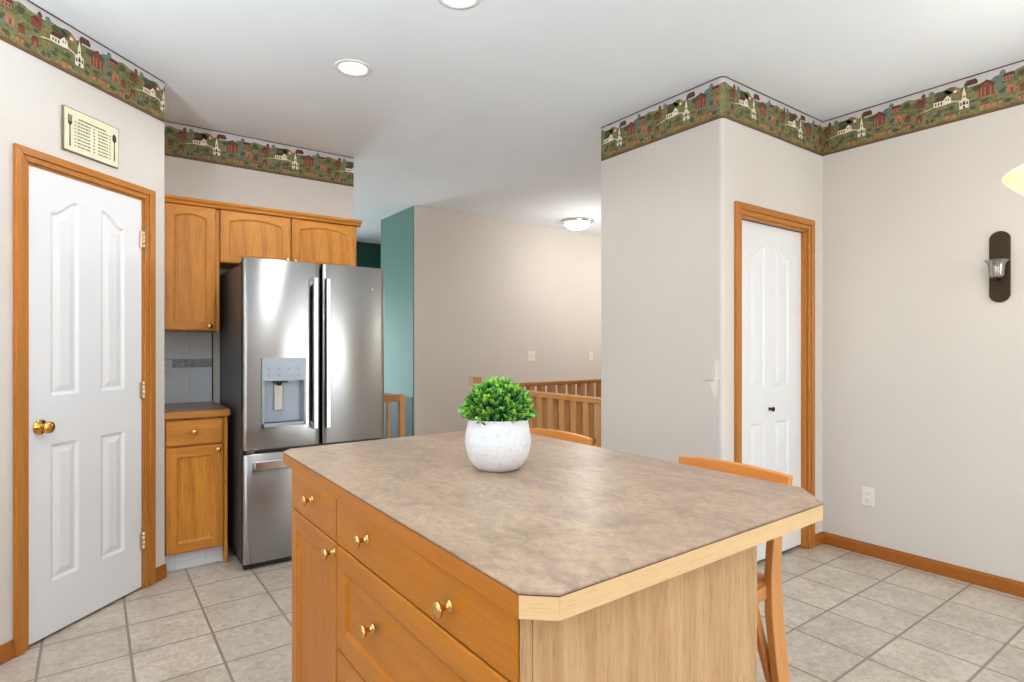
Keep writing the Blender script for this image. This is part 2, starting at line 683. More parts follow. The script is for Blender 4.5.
def cab_door(name, w, h, parent, loc, rotz=0.0, arch=0.0, rail=0.057, mv=None, mh=None, step=0.004, topadd=0.0, toprail=None):
    """frame-and-panel cabinet door with square or arched panel"""
    mv, mh = mv or oak_z, mh or oak_x
    tr = toprail or rail
    x0, x1, z0, z1 = rail, w - rail, rail, h - tr
    if arch:
        pts = [(x0, z0), (x1, z0), (x1, z1 - arch)]
        n = 16
        for k in range(n + 1):
            t = k / n
            pts.append((x1 - 0.004 + (x0 + 0.008 - x1) * t, z1 - arch + arch * math.sin(PI * (0.12 + 0.76 * t)) ** 0.8))
        pts.append((x0, z1 - arch))
    else:
        pts = [(x0, z0), (x1, z0), (x1, z1), (x0, z1)]
    prof = [(0, 0), (0.002, 0.002), (0.0075, 0.009), (0.02, 0.009), (9, 0.009)]

    def mf(x, z, inner):
        if inner:
            return 0
        if x < rail or x > w - rail:
            return 0
        return 1
    return panel_slab(name, w, h, 0.019, [pts], prof, [mv, mh], parent, loc, rotz, step, 0.003, mf)


def cab_knob(parent, loc, rotz=0.0, m=None):
    prof = [(0.0125, 0), (0.0125, 0.002), (0.008, 0.004), (0.0055, 0.007), (0.0055, 0.016), (0.009, 0.018), (0.0145, 0.0215),
            (0.016, 0.025), (0.0145, 0.029), (0.009, 0.0315), (0.0, 0.0325)]
    bm = bmesh.new()
    add_lathe(bm, prof, 20, FRONT)
    return fin('knob', bm, m or knob_m, parent, loc, rotz)


# ------------------------------------------------------------------ the shell
H = 2.74
XR, YC, XS, YSE = 3.84, 1.846, 2.75, 2.765       # right wall, closet wall, stub face, stub end
YF, XF = 4.34, 1.64                              # fridge wall and its free end
XL, YB = -1.25, -2.3                             # left wall, back wall
XD, YD = 6.6, 7.8                                # far limits of the hall and foyer
D0 = 2.395                                       # diagonal pantry wall
B0 = (-D0 * 0.70711, D0 * 0.70711)


def dg(s, o=0.0):
    """point on the pantry wall at run s, o metres towards the room"""
    return (B0[0] + 0.70711 * s + 0.70711 * o, B0[1] + 0.70711 * s - 0.70711 * o)


SW0, SW1 = 1.77, 2.853
# floor: kitchen and hall around the stairwell opening
bm = bmesh.new()
SX0, SX1, SY0, SY1 = 2.86, 6.5, YSE + 0.02, 4.38
for a in ((XL - 0.3, SX0, YB - 0.3, YD + 0.2), (SX0, XD + 0.2, YB - 0.3, SY0), (SX0, XD + 0.2, SY1, YD + 0.2), (SX1, XD + 0.2, SY0, SY1)):
    add_box(bm, a[0], a[1], a[2], a[3], -0.12, 0.0)
struct(fin('floor', bm, floor_m))
bm = bmesh.new()
add_box(bm, SX0 - 0.1, SX0, SY0 - 0.1, SY1 + 0.1, -2.7, -0.12)
add_box(bm, SX1, SX1 + 0.1, SY0 - 0.1, SY1 + 0.1, -2.7, -0.12)
add_box(bm, SX0, SX1, SY0 - 0.1, SY0, -2.7, -0.12)
add_box(bm, SX0, SX1, SY1, SY1 + 0.1, -2.7, -0.12)
struct(fin('wall_stairwell', bm, wall_m))
struct(box('floor_stairwell', (SX0, SX1, SY0, SY1, -2.75, -2.65), tan_m, bevel=0))
struct(box('ceiling', (XL - 0.3, XD + 0.2, YB - 0.3, YD + 0.2, H, H + 0.12), ceil_m, bevel=0))
struct(box('wall_right', (XR, XR + 0.12, YB - 0.12, YC, 0, H), wall_m, bevel=0))


def wall_openings(name, axis, at, thick, a0, a1, holes, m):
    """wall along an axis with rectangular openings (lo, hi, z0, z1)"""
    bm = bmesh.new()

    def bx(p, q, z0, z1):
        if q - p < 1e-4 or z1 - z0 < 1e-4:
            return
        if axis == 'x':
            add_box(bm, p, q, min(at, at + thick), max(at, at + thick), z0, z1)
        else:
            add_box(bm, min(at, at + thick), max(at, at + thick), p, q, z0, z1)
    cur = a0
    for lo, hi, z0, z1 in sorted(holes):
        bx(cur, lo, 0, H)
        bx(lo, hi, 0, z0)
        bx(lo, hi, z1, H)
        cur = hi
    bx(cur, a1, 0, H)
    return struct(fin(name, bm, m))


# closet block with a rounded outside corner, built as one wall with the door opening
DX0, DX1, DZ = 2.925, 3.69, 2.02
rr = 0.024
bm = bmesh.new()
arc = [(XS + rr - rr * math.cos(PI / 2 * k / 6), YC + rr - rr * math.sin(PI / 2 * k / 6)) for k in range(7)]
left_leg = arc + [(DX0, YC), (DX0, YC + 0.12), (XS + 0.12, YC + 0.12), (XS + 0.12, YSE), (XS, YSE)]
add_prism(bm, left_leg, 0, H)
add_box(bm, DX0, DX1, YC, YC + 0.12, DZ, H)
add_box(bm, DX1, XR + 0.12, YC, YC + 0.12, 0, H)
add_box(bm, XS + 0.12, XD, YSE - 0.1, YSE, 0, H)
cw = struct(fin('wall_closet', bm, wall_m))
md = cw.modifiers.new('weld', 'WELD')
# fridge wall, pantry walls
struct(box('wall_fridge', (0.20, XF, YF, YF + 0.12, 0, H), wall_m, bevel=0))
P1, P2 = dg(SW0), dg(SW1)
DS0, DS1, PZ = 2.078, 2.704, 2.052
bm = bmesh.new()
for s0, s1, z0, z1 in ((SW0, DS0, 0, H), (DS1, SW1, 0, H), (DS0, DS1, PZ, H)):
    a, b, c, d = dg(s0), dg(s1), dg(s1, -0.1), dg(s0, -0.1)
    if s0 == SW0:
        d = (a[0], a[1] + 0.1414)
    if s1 == SW1:
        c = (b[0] - 0.1, b[1] + 0.0)
        c = dg(s1 - 0.1, -0.1)
    add_prism(bm, [a, b, c, d], z0, z1)
add_box(bm, P2[0] - 0.10, P2[0], P2[1] - 0.0, YF, 0, H)
struct(fin('wall_pantry', bm, wall_m))
struct(box('wall_pantry_side', (XL, P1[0], P1[1], P1[1] + 0.1, 0, H), wall_m, bevel=0))
struct(box('wall_pantry_back', (XL, 0.20, YF + 0.0, YF + 0.12, 0, H), wall_m, bevel=0))
# outer walls with the openings that light the place
wall_openings('wall_back', 'x', YB, -0.12, XL - 0.12, XR + 0.12, [(-0.75, 0.55, 0.9, 2.2), (2.40, 3.34, 0.03, 2.2)], wall_m)
wall_openings('wall_left', 'y', XL, -0.12, YB, YD, [(-0.6, 1.7, 1.0, 2.2)], wall_m)
wall_openings('wall_foyer', 'x', YD, 0.12, XL, 2.8, [(1.3, 2.4, 0.08, 1.9)], dkgreen_m)
struct(box('wall_foyer_far', (2.8, XD, YD, YD + 0.12, 0, H), dkgreen_m, bevel=0))
struct(box('wall_hall_end', (XD, XD + 0.12, YSE, YD, 0, H), wall_m, bevel=0))
YG, XG = 5.46, 2.705
bm = bmesh.new()
add_box(bm, XG + 0.012, XD, YG, YG + 0.84, 0, H)
struct(fin('wall_hall', bm, wall_m))
struct(box('wall_green', (XG, XG + 0.012, YG + 0.012, YG + 0.84, 0, H), green_m, bevel=0))
struct(box('wall_green_lower', (XG - 0.006, XG, YG + 0.012, YG + 0.84, 0, 0.745), teal_m, bevel=0))  # dark teal sheet over the lower wall, standing in for a dark area
struct(box('ground_outside', (XL - 12, XD + 8, YB - 14, YB - 0.5, -0.35, -0.25), grass_m, bevel=0))

# ------------------------------------------------------------------ openings behind the camera
def window_unit(name, axis, at, a0, a1, z0, z1, mull=1, fm=None, out=1, t=0.07):
    """framed window set in an opening; at = the room face of the wall, which is 0.12 thick away from the room"""
    w = setup(name)
    fm = fm or trim_x
    bm = bmesh.new()

    def bx(b, p, q, y0, y1, za, zb):
        if axis == 'x':
            add_box(b, p, q, min(at - out * y1, at - out * y0), max(at - out * y1, at - out * y0), za, zb)
        else:
            add_box(b, at - y1, at - y0, p, q, za, zb)
    for p, q, za, zb in ((a0 - t, a0, z0 - t, z1 + t), (a1, a1 + t, z0 - t, z1 + t), (a0, a1, z1, z1 + t), (a0, a1, z0 - t, z0)):
        bx(bm, p, q, -0.018, 0.0, max(za, 0.0), zb)
    fin('window_casing', bm, fm, w, bevel=0.003)
    bm = bmesh.new()
    f = 0.045
    for p, q, za, zb in ((a0, a0 + f, z0, z1), (a1 - f, a1, z0, z1), (a0, a1, z1 - f, z1), (a0, a1, z0, z0 + f)):
        bx(bm, p, q, 0.02, 0.08, za, zb)
    for k in range(1, mull + 1):
        m = a0 + (a1 - a0) * k / (mull + 1)
        bx(bm, m - 0.035, m + 0.035, 0.025, 0.075, z0, z1)
    fin('window_frame', bm, white_m, w, bevel=0.002)
    bm = bmesh.new()
    bx(bm, a0 + f, a1 - f, 0.045, 0.05, z0 + f, z1 - f)
    fin('pane', bm, pane_m, w)
    return w


w1 = window_unit('window_1', 'x', YB, 2.40, 3.34, 0.03, 2.2, 0, oak_z, t=0.07)
for xa, xb in ((2.06, 2.325), (3.415, 3.66)):  # unseen panels added to give warm streaks in the refrigerator's reflection
    bm = bmesh.new()
    add_box(bm, xa, xa + 0.05, YB + 0.004, YB + 0.034, 0.03, 2.24)
    add_box(bm, xb - 0.05, xb, YB + 0.004, YB + 0.034, 0.03, 2.24)
    for z0, z1 in ((0.03, 0.12), (1.08, 1.16), (2.16, 2.24)):
        add_box(bm, xa + 0.05, xb - 0.05, YB + 0.004, YB + 0.034, z0, z1)
    add_box(bm, xa + 0.05, xb - 0.05, YB + 0.010, YB + 0.026, 0.12, 2.16)
    fin('added_warm_panel', bm, warm_panel_m, w1, bevel=0.002)
window_unit('window_2', 'x', YB, -0.75, 0.55, 0.9, 2.2, 1)
window_unit('window_3', 'y', XL, -0.6, 1.7, 1.0, 2.2, 2)  # unseen window added for the left-side fill lamp
window_unit('window_4', 'x', YD, 1.3, 2.4, 0.08, 1.9, 1, out=-1)

# ------------------------------------------------------------------ doors and trim
MOULD = [(0, 0), (0.004, 0.002), (0.012, 0.0085), (0.018, 0.0085), (0.045, 0.0015), (9, 0.0015)]


def cathedral(x0, x1, z0, zlo, zhi, rising):
    """panel outline with an S-curved head, higher at the right when rising"""
    pts = [(x0, z0), (x1, z0)]
    n = 18
    top = []
    for k in range(n + 1):
        t = k / n
        u = max(0.0, min(1.0, (t - 0.10) / 0.78))
        sm = u * u * (3 - 2 * u)
        top.append((x0 + (x1 - x0) * t, zlo + (zhi - zlo) * (sm if rising else 1 - sm)))
    if not rising:
        top = [(x0 + (x1 - x0) * (k / n), zlo + (zhi - zlo) * (lambda u: u * u * (3 - 2 * u))(max(0.0, min(1.0, (1 - k / n - 0.10) / 0.78)))) for k in range(n + 1)]
    return pts + top[::-1]


# pantry door (door_1): local x runs along the diagonal wall
d1 = setup('door_1', dg(2.084) + (0.0,), R(45))
LW, LH = 0.614, 2.034
off = 2.084
polys = [cathedral(2.190 - off, 2.328 - off, 1.05, 1.86, 1.925, True), cathedral(2.448 - off, 2.586 - off, 1.05, 1.86, 1.925, False)]
for a, b in ((2.190, 2.328), (2.448, 2.586)):
    polys.append([(a - off, 0.232), (b - off, 0.232), (b - off, 0.836), (a - off, 0.836)])
panel_slab('door_leaf', LW, LH, 0.035, polys, MOULD, white_m, d1, (0, 0.002, 0.012), 0, 0.004, 0.003)
k = thing('x', None, None)
bpy.data.objects.remove(k)
bm = bmesh.new()
add_lathe(bm, [(0.033, 0), (0.033, 0.003), (0.029, 0.007), (0.016, 0.010), (0.012, 0.014), (0.0115, 0.030), (0.016, 0.033), (0.0235, 0.037),
               (0.0265, 0.044), (0.0255, 0.051), (0.020, 0.056), (0.011, 0.059), (0, 0.060)], 32, FRONT)
fin('door_knob', bm, brass_m, d1, (0.056, 0.002, 0.93))
box('latch_plate', (-0.0045, -0.001, 0.006, 0.03, 0.90, 0.955), brass_m, d1, bevel=0.0005)
hinge_m = plain('pale_brass', (226, 204, 168), 0.3, 0.8, vary=0.03)
for z in (1.84, 1.048, 0.255):
    bm = bmesh.new()
    add_tube(bm, [(0, 0, -0.045), (0, 0, 0.045)], 0.006, 10)
    for j in range(4):
        add_lathe(bm, [(0.0066, -0.0445 + j * 0.0225 + 0.0015), (0.0066, -0.0445 + j * 0.0225 + 0.019)], 10)
    add_box(bm, -0.022, -0.002, 0.001, 0.004, -0.044, 0.044)
    fin('hinge', bm, hinge_m, d1, (LW + 0.003, -0.006, z))


def casing_profile_strip(bm, x0, x1, z0, z1, y0=-0.016, y1=0.0):
    add_box(bm, x0, x1, y0, y1, z0, z1)


def casing_set(n, base, rotz, x0, x1, xo0, xo1, ztop, zouter, depth):
    """two legs, a mitred head and the jamb of a door opening, each a trim piece"""
    out = []
    w = x0 - xo0
    e = 0.0

    xm0, xm1, zm = x0 - w * 0.42, x1 + (xo1 - x1) * 0.42, ztop + (zouter - ztop) * 0.42

    def duo(p, q, m, j):
        b = bmesh.new()
        add_prism(b, p, -0.018, 0.0, 'y')
        add_prism(b, q, -0.011, 0.0, 'y')
        struct(fin('trim_%d' % j, b, m, None, base, rotz, 0.003, None, 3))
    duo([(xo0, 0), (xm0, 0), (xm0, zm), (xo0, zouter)], [(xm0, 0), (x0, 0), (x0, ztop), (xm0, zm)], trim_z, n)
    duo([(xm1, 0), (xo1, 0), (xo1, zouter), (xm1, zm)], [(x1, 0), (xm1, 0), (xm1, zm), (x1, ztop)], trim_z, n + 1)
    duo([(xo0, zouter), (xm0, zm), (xm1, zm), (xo1, zouter)], [(xm0, zm), (x0, ztop), (x1, ztop), (xm1, zm)], trim_x, n + 2)
    b = bmesh.new()
    add_box(b, x0 - 0.001, x0 + 0.012, 0.0, depth, 0, ztop)
    add_box(b, x1 - 0.012, x1 + 0.001, 0.0, depth, 0, ztop)
    add_box(b, x0, x1, 0.0, depth, ztop - 0.012, ztop + 0.001)
    struct(fin('trim_%d' % (n + 3), b, trim_z, None, base, rotz, 0.001))


# pantry casing: origin at run 0 on the diagonal wall
casing_set(1, dg(0) + (0.0,), R(45), 2.078, 2.706, 2.022, 2.771, 2.056, 2.113, 0.012)
struct(box('pantry_dark_backing', (0, LW + 0.04, 0.06, 0.065, 0, 2.06), dark_m, None, dg(2.07) + (0.0,), R(45), 0))  # near-black sheet standing in for the unlit pantry behind the leaf
# a darker bead line along each casing leg
# closet door (door_2): a pair of bifold leaves set back in a deep jamb
casing_set(5, (0, YC, 0), 0.0, 2.914, 3.646, 2.853, 3.712, 2.012, 2.076, 0.115)
d2 = setup('door_2', (2.928, YC + 0.034, 0.0))
LW2, LH2 = 0.715, 1.978
ps = []
for a, b, rising in ((0.137, 0.292, True), (0.402, 0.560, False)):
    ps += [cathedral(a, b, 1.015, 1.794, 1.850, rising), [(a, 0.23), (b, 0.23), (b, 0.805), (a, 0.805)]]
panel_slab('door_leaf', LW2, LH2, 0.03, ps, MOULD, white_m, d2, (0, 0, 0.022), 0, 0.004, 0.002)
bm = bmesh.new()
add_lathe(bm, [(0.011, 0), (0.011, 0.002), (0.006, 0.004), (0.006, 0.014), (0.012, 0.018), (0.015, 0.024), (0.012, 0.030), (0, 0.032)], 20, FRONT)
fin('door_knob', bm, black_m, d2, (0.340, 0.0, 0.905))
struct(box('trim_9', (2.926, 3.634, YC + 0.03, YC + 0.07, 1.9965, 2.004), dark_m, bevel=0.001))  # dark strip painting in the shade of the gap above the leaf
struct(box('closet_dark_backing', (2.93, 3.66, YC + 0.12, YC + 0.125, 0, 2.02), dark_m, bevel=0))  # near-black sheet, the closet's inner shade put into its colour


def baseboard(name, p, q, m=None, h=0.076, t=0.012):
    """baseboard from p to q standing on the room side (right hand of p->q)"""
    p, q = Vector(p), Vector(q)
    d = q - p
    L = d.length
    a = math.atan2(d.y, d.x)
    bm = bmesh.new()
    add_prism(bm, [(-t, 0), (0, 0), (0, h), (-t * 0.45, h), (-t * 0.8, h - 0.012), (-t, h - 0.022)], 0, L, 'x')
    return struct(fin(name, bm, m or trim_x, None, (p.x, p.y, 0), a, 0.0015))


TBD = oak('oak_baseboard', (168, 98, 36), (124, 66, 18), 'x', seed=9, contrast=0.7)
baseboard('baseboard_right', (XR, YC), (XR, YB), TBD)
baseboard('baseboard_closet', (3.712, YC), (XR - 0.012, YC), TBD)
baseboard('baseboard_closet_left', (XS + rr, YC), (2.853, YC), TBD)
baseboard('baseboard_stub', (XS, YSE), (XS, YC + rr), TBD)
baseboard('baseboard_pantry_right', dg(2.771), dg(SW1 + 0.004), TBD)
baseboard('baseboard_pantry_left', dg(SW0), dg(2.022), TBD)
baseboard('baseboard_hall', (XG, YG), (XD, YG), TBD)

# ------------------------------------------------------------------ wallpaper borders
ZB = 2.513
WB = H - ZB - 0.002


def mk_meadow():
    t = NT('border_meadow')
    v = t.coords()
    n1 = t.noise(v, 26, 5, 0.65, 1.0)
    n2 = t.noise(v, 95, 4, 0.7)
    c1 = t.ramp(n1, [(0.32, lin((74, 78, 40))), (0.45, lin((118, 116, 70))), (0.58, lin((142, 132, 84))), (0.70, lin((112, 88, 58)))])
    c2 = t.ramp(n2, [(0.40, lin((54, 60, 34))), (0.6, lin((146, 138, 92)))])
    t.base(t.mix(0.4, c1, c2))
    t.set(Roughness=0.6)
    return t.m


BM = [mk_meadow(), plain('border_sky', (198, 192, 192), 0.6, vary=0.04, nscale=14), plain('border_line', (82, 46, 44), 0.6),
      plain('border_tree', (72, 78, 50), 0.6, vary=0.3, nscale=70), plain('border_teal_tree', (96, 118, 106), 0.6, vary=0.2, nscale=70),
      plain('border_barn', (124, 62, 44), 0.6, vary=0.2, nscale=70), plain('border_roof', (88, 46, 34), 0.6, vary=0.2, nscale=70),
      plain('border_white', (236, 226, 204), 0.6, vary=0.05, nscale=70), plain('border_pink', (178, 112, 86), 0.6, vary=0.2, nscale=60),
      plain('border_dark', (54, 36, 40), 0.6, vary=0.1), plain('border_path', (202, 184, 140), 0.6, vary=0.1, nscale=70),
      plain('border_fence', (176, 116, 74), 0.6, vary=0.2, nscale=60), plain('border_earth', (110, 78, 44), 0.6, vary=0.2, nscale=50),
      plain('border_moss', (96, 104, 52), 0.6, vary=0.25, nscale=70)]
(G_, SKY_, LN_, TR_, TT_, BN_, RF_, WH_, PK_, DK_, PT_, FN_, EA_, MS_) = range(14)
REP = 0.5175


def motif():
    """flat shapes of one repeat: (material, layer, [(u, w) ...])"""
    out = []
    rnd = random.Random(3)

    def blob(m, l, u, w, ru, rw, n=9):
        out.append((m, l, [(u + ru * math.cos(2 * PI * k / n) * rnd.uniform(0.8, 1.1), w + rw * math.sin(2 * PI * k / n) * rnd.uniform(0.8, 1.1)) for k in range(n)]))

    def rect(m, l, u0, u1, w0, w1):
        out.append((m, l, [(u0, w0), (u1, w0), (u1, w1), (u0, w1)]))

    def poly(m, l, *p):
        out.append((m, l, list(p)))
    # tree masses under the skyline
    for u, w, ru, rw, m in ((0.02, .165, .022, .02, TR_), (.06, .150, .03, .02, MS_), (.20, .170, .045, .022, TR_), (.235, .180, .03, .018, MS_), (.365, .150, .03, .02, TR_),
                            (.445, .165, .03, .022, TT_), (.51, .150, .03, .02, MS_), (.14, .105, .03, .014, MS_), (.40, .075, .03, .012, TR_), (.30, .165, .02, .016, MS_),
                            (.05, .110, .03, .014, MS_), (.25, .055, .04, .012, MS_), (.48, .100, .03, .014, TR_)):
        blob(m, 1, u, w, ru, rw)
    blob(TT_, 2, .145, .190, .016, .016)
    rect(TR_, 1, .143, .147, .165, .18)
    blob(TT_, 2, .468, .193, .015, .017)
    blob(TT_, 2, .455, .125, .016, .017)
    for q in range(34):
        blob(rnd.choice((TR_, TR_, MS_, EA_, TT_)), 1.5 + 0.01 * q, rnd.uniform(0.012, 0.518), rnd.uniform(0.04, 0.165), rnd.uniform(0.006, 0.018), rnd.uniform(0.005, 0.012), 7)
    for q in range(22):
        u, w = rnd.uniform(0.01, 0.51), rnd.uniform(0.03, 0.15)
        rect(rnd.choice((PT_, BN_, PK_, EA_)), 1.95, u, u + rnd.uniform(0.006, 0.016), w, w + rnd.uniform(0.003, 0.008))
    # red tower house
    rect(BN_, 2, .065, .108, .128, .160)
    poly(RF_, 3, (.060, .160), (.085, .178), (.112, .160))
    rect(BN_, 3, .096, .116, .140, .192)
    poly(RF_, 4, (.092, .190), (.106, .208), (.120, .190))
    # white farmhouse with a brown roof and its drive
    poly(RF_, 3, (.150, .135), (.168, .156), (.235, .160), (.222, .135))
    rect(WH_, 2, .155, .225, .108, .137)
    poly(WH_, 4, (.205, .110), (.205, .138), (.222, .156), (.240, .138), (.240, .110))
    for u in (.163, .177, .191):
        rect(DK_, 5, u, u + .007, .114, .128)
    rect(DK_, 5, .214, .219, .128, .138)
    rect(DK_, 5, .226, .231, .128, .138)
    poly(PT_, 2, (.110, .098), (.160, .108), (.160, .114), (.112, .106))
    poly(PT_, 2, (.238, .112), (.300, .096), (.300, .104), (.238, .124))
    # church
    rect(WH_, 4, .278, .322, .060, .098)
    poly(WH_, 4, (.274, .096), (.300, .124), (.326, .096))
    poly(WH_, 5, (.292, .110), (.292, .140), (.300, .178), (.308, .140), (.308, .110))
    poly(DK_, 6, (.292, .084), (.300, .106), (.308, .084), (.300, .078))
    for u in (.282, .311):
        rect(DK_, 6, u, u + .007, .078, .094)
    blob(DK_, 6, .300, .125, .005, .006, 6)
    rect(RF_, 6, .295, .305, .060, .074)
    # dark barn on the skyline, and a pale house
    poly(RF_, 2, (.300, .190), (.312, .206), (.352, .206), (.362, .190), (.360, .176), (.302, .176))
    rect(DK_, 3, .318, .328, .176, .190)
    poly(PK_, 2, (.250, .176), (.262, .190), (.282, .176), (.282, .160), (.250, .160))
    poly(WH_, 3, (.252, .160), (.252, .172), (.266, .172), (.266, .160))
    # big red barn
    poly(BN_, 3, (.365, .096), (.365, .146), (.378, .164), (.400, .176), (.422, .160), (.432, .142), (.432, .096))
    poly(RF_, 4, (.360, .146), (.378, .168), (.400, .182), (.424, .166), (.438, .142), (.430, .142), (.400, .172), (.368, .146))
    for u in (.375, .391, .415):
        rect(PK_, 4, u, u + .005, .098, .144)
    # pink house on the hill, small red house, sheds
    rect(PK_, 2, .468, .512, .146, .170)
    poly(RF_, 3, (.462, .168), (.476, .186), (.514, .186), (.522, .168))
    for u in (.474, .488, .502):
        rect(DK_, 4, u, u + .006, .150, .162)
    rect(PK_, 3, .486, .524, .082, .112)
    poly(FN_, 3, (.484, .112), (.526, .112), (.520, .122), (.490, .122))
    rect(BN_, 4, .502, .512, .082, .104)
    rect(BN_, 3, .068, .100, .046, .078)
    poly(RF_, 4, (.064, .076), (.084, .092), (.104, .076))
    rect(PK_, 4, .080, .088, .046, .064)
    rect(BN_, 2, .008, .040, .070, .100)
    poly(RF_, 3, (.004, .098), (.024, .112), (.044, .098))
    # fences and low sheds along the bottom, bushes
    for u0, u1, w in ((.372, .418, .034), (.424, .470, .034), (.000, .036, .030), (.210, .262, .026)):
        rect(FN_, 3, u0, u1, w, w + .018)
        poly(EA_, 3, (u0 - .004, w + .018), (u1 + .004, w + .018), (u1 - .006, w + .026), (u0 + .006, w + .026))
        rect(EA_, 4, (u0 + u1) / 2 - .003, (u0 + u1) / 2 + .003, w, w + .016)
    for u, w, ru, rw in ((.048, .034, .018, .013), (.125, .036, .010, .014), (.148, .040, .010, .014), (.240, .082, .018, .014), (.175, .060, .02, .010), (.34, .050, .016, .012), (.49, .042, .02, .012)):
        blob(TR_, 3, u, w, ru, rw)
    return out


MOTIF = [(m_, l_, [(u_ * REP / 0.53, w_) for u_, w_ in p_]) for m_, l_, p_ in motif()]


def build_border(path, length, phase, label):
    """path(d) -> (x, y, nx, ny): the wall line and its room-side normal"""
    verts, faces, mi = [], [], []

    def V(u, w, layer):
        x, y, nx, ny = path(min(max(u, 0), length))
        e = 0.0012 + 0.00035 * layer
        verts.append((x + nx * e, y + ny * e, ZB + min(max(w, 0), WB)))
        return len(verts) - 1

    def quad_strip(lo, hi, layer, m, step=0.02):
        n = max(2, int(length / step))
        us = sorted(set([length * k / n for k in range(n + 1)] + [u for u in path.stops if 0 < u < length]))
        prev = None
        for u in us:
            a, b = V(u, lo(u), layer), V(u, hi(u), layer)
            if prev:
                faces.append((prev[0], a, b, prev[1]))
                mi.append(m)
            prev = (a, b)

    def sky_line(u):
        t = (u + phase) / REP * 2 * PI
        return 0.178 + 0.012 * math.sin(t + 0.6) + 0.007 * math.sin(3 * t + 1.0) + 0.003 * math.sin(7 * t)
    quad_strip(lambda u: 0, lambda u: WB, 0, SKY_)
    quad_strip(lambda u: 0, sky_line, 0.5, G_)
    quad_strip(lambda u: 0.0, lambda u: 0.018 + 0.004 * math.sin(u * 60), 1, EA_)
    quad_strip(lambda u: 0, lambda u: 0.004, 2, LN_)
    quad_strip(lambda u: WB - 0.006, lambda u: WB, 8, LN_)
    # thickness: a back and rim so that the paper is a real sheet
    k0 = int(math.floor(phase / REP)) - 1
    k1 = int((phase + length) / REP) + 1
    for k in range(k0, k1 + 1):
        for m, l, pts in MOTIF:
            q = [(u + k * REP - phase, w) for u, w in pts]
            us = [a for a, _ in q]
            if max(us) <= 0 or min(us) >= length:
                continue
            if any(min(us) < s0 < max(us) for s0 in path.breaks):
                if max(us) - min(us) > 0.02:
                    # bend the shape around the corner by splitting it there
                    for s0 in path.breaks:
                        if min(us) < s0 < max(us):
                            for side in (0, 1):
                                c = clip(q, s0, side)
                                if len(c) > 2:
                                    faces.append(tuple(V(a, b, l) for a, b in c))
                                    mi.append(m)
                            break
                    continue
            if min(us) < 0:
                q = clip(q, 0, 1)
            if max(us) > length:
                q = clip(q, length, 0)
            if len(q) > 2:
                faces.append(tuple(V(a, b, l) for a, b in q))
                mi.append(m)
    me = bpy.data.meshes.new('wallpaper_border')
    me.from_pydata(verts, [], faces)
    me.polygons.foreach_set('material_index', mi)
    me.update()
    o = link('wallpaper_border', me, BM)
    return tag(o, label, 'wallpaper border', 'wallpaper borders under the ceiling')


def clip(q, s0, side):
    """part of polygon q with u<=s0 (side 0) or u>=s0 (side 1)"""
    f = (lambda p: s0 - p[0]) if side == 0 else (lambda p: p[0] - s0)
    out = []
    for a, b in zip(q, q[1:] + q[:1]):
        fa, fb = f(a), f(b)
        if fa >= 0:
            out.append(a)
        if (fa > 0) != (fb > 0) and fa != fb:
            t = fa / (fa - fb)
            out.append((a[0] + (b[0] - a[0]) * t, a[1] + (b[1] - a[1]) * t))
    return out


class Path:
    def __init__(self, segs):
        # segs: list of (x0,y0,x1,y1,nx,ny) or arcs sampled as short segments
        self.s = []
        d = 0
        for a in segs:
            L = math.hypot(a[2] - a[0], a[3] - a[1])
            self.s.append((d, L) + tuple(a))
            d += L
        self.length = d
        self.stops = [q[0] for q in self.s[1:]]
        self.breaks = []

    def __call__(self, u):
        for q in self.s:
            if u <= q[0] + q[1] + 1e-9:
                t = (u - q[0]) / q[1]
                return (q[2] + (q[4] - q[2]) * t, q[3] + (q[5] - q[3]) * t, q[6], q[7])
        q = self.s[-1]
        return (q[4], q[5], q[6], q[7])


pp = Path([(P1[0], P1[1], P2[0], P2[1], 0.70711, -0.70711)])
build_border(pp, pp.length, 0.2547, 'farm scene wallpaper border slanting along the angled pantry wall')
pf = Path([(P2[0], YF, XF, YF, 0, -1)])
build_border(pf, pf.length, -0.066, 'farm scene wallpaper border on the short wall above the oak upper cabinets')
segs = [(XS, YSE, XS, YC + rr, -1, 0)]
for k in range(6):
    p, q = arc[k], arc[k + 1]
    am = PI / 2 * (k + 0.5) / 6
    segs.append((p[0], p[1], q[0], q[1], -math.cos(am), -math.sin(am)))
segs += [(XS + rr, YC, XR, YC, 0, -1), (XR, YC, XR, YB, -1, 0)]
pr = Path(segs)
pr.breaks = [pr.s[7][0] + pr.s[7][1]]
build_border(pr, pr.length, 0.127, 'farm scene wallpaper border running round the closet corner and along the right wall')

# ------------------------------------------------------------------ upper cabinets
up = YF                                            # back against the wall
tall = thing('wall_cabinet', 'tall narrow oak wall cabinet with one arched door, left of the refrigerator', 'cabinet', (0.326, 4.012, 1.372))
box('body', (0, 0.324, 0.019, 0.328, 0, 0.80), oak_z, tall, bevel=0.0015)
td = cab_door('door', 0.276, 0.762, tall, (0.023, -0.002, 0.006), 0, arch=0.035, rail=0.05, step=0.0035)
cab_knob(td, (0.242, 0.0, 0.026))
over = thing('wall_cabinet', 'short wide oak wall cabinet with two arched doors above the refrigerator', 'cabinet', (0.650, 4.012, 1.806))
box('body', (0.0005, 0.894, 0.019, 0.328, 0, 0.366), oak_x, over, bevel=0.0015)
dl = cab_door('door', 0.428, 0.328, over, (0.002, -0.002, 0.003), 0, arch=0.045, rail=0.052, step=0.0035, toprail=0.04)
dr = cab_door('door', 0.440, 0.328, over, (0.437, -0.002, 0.003), 0, arch=0.045, rail=0.052, step=0.0035, toprail=0.04)
cab_knob(dl, (0.407, 0, 0.042))
cab_knob(dr, (0.022, 0, 0.040))
bm = bmesh.new()
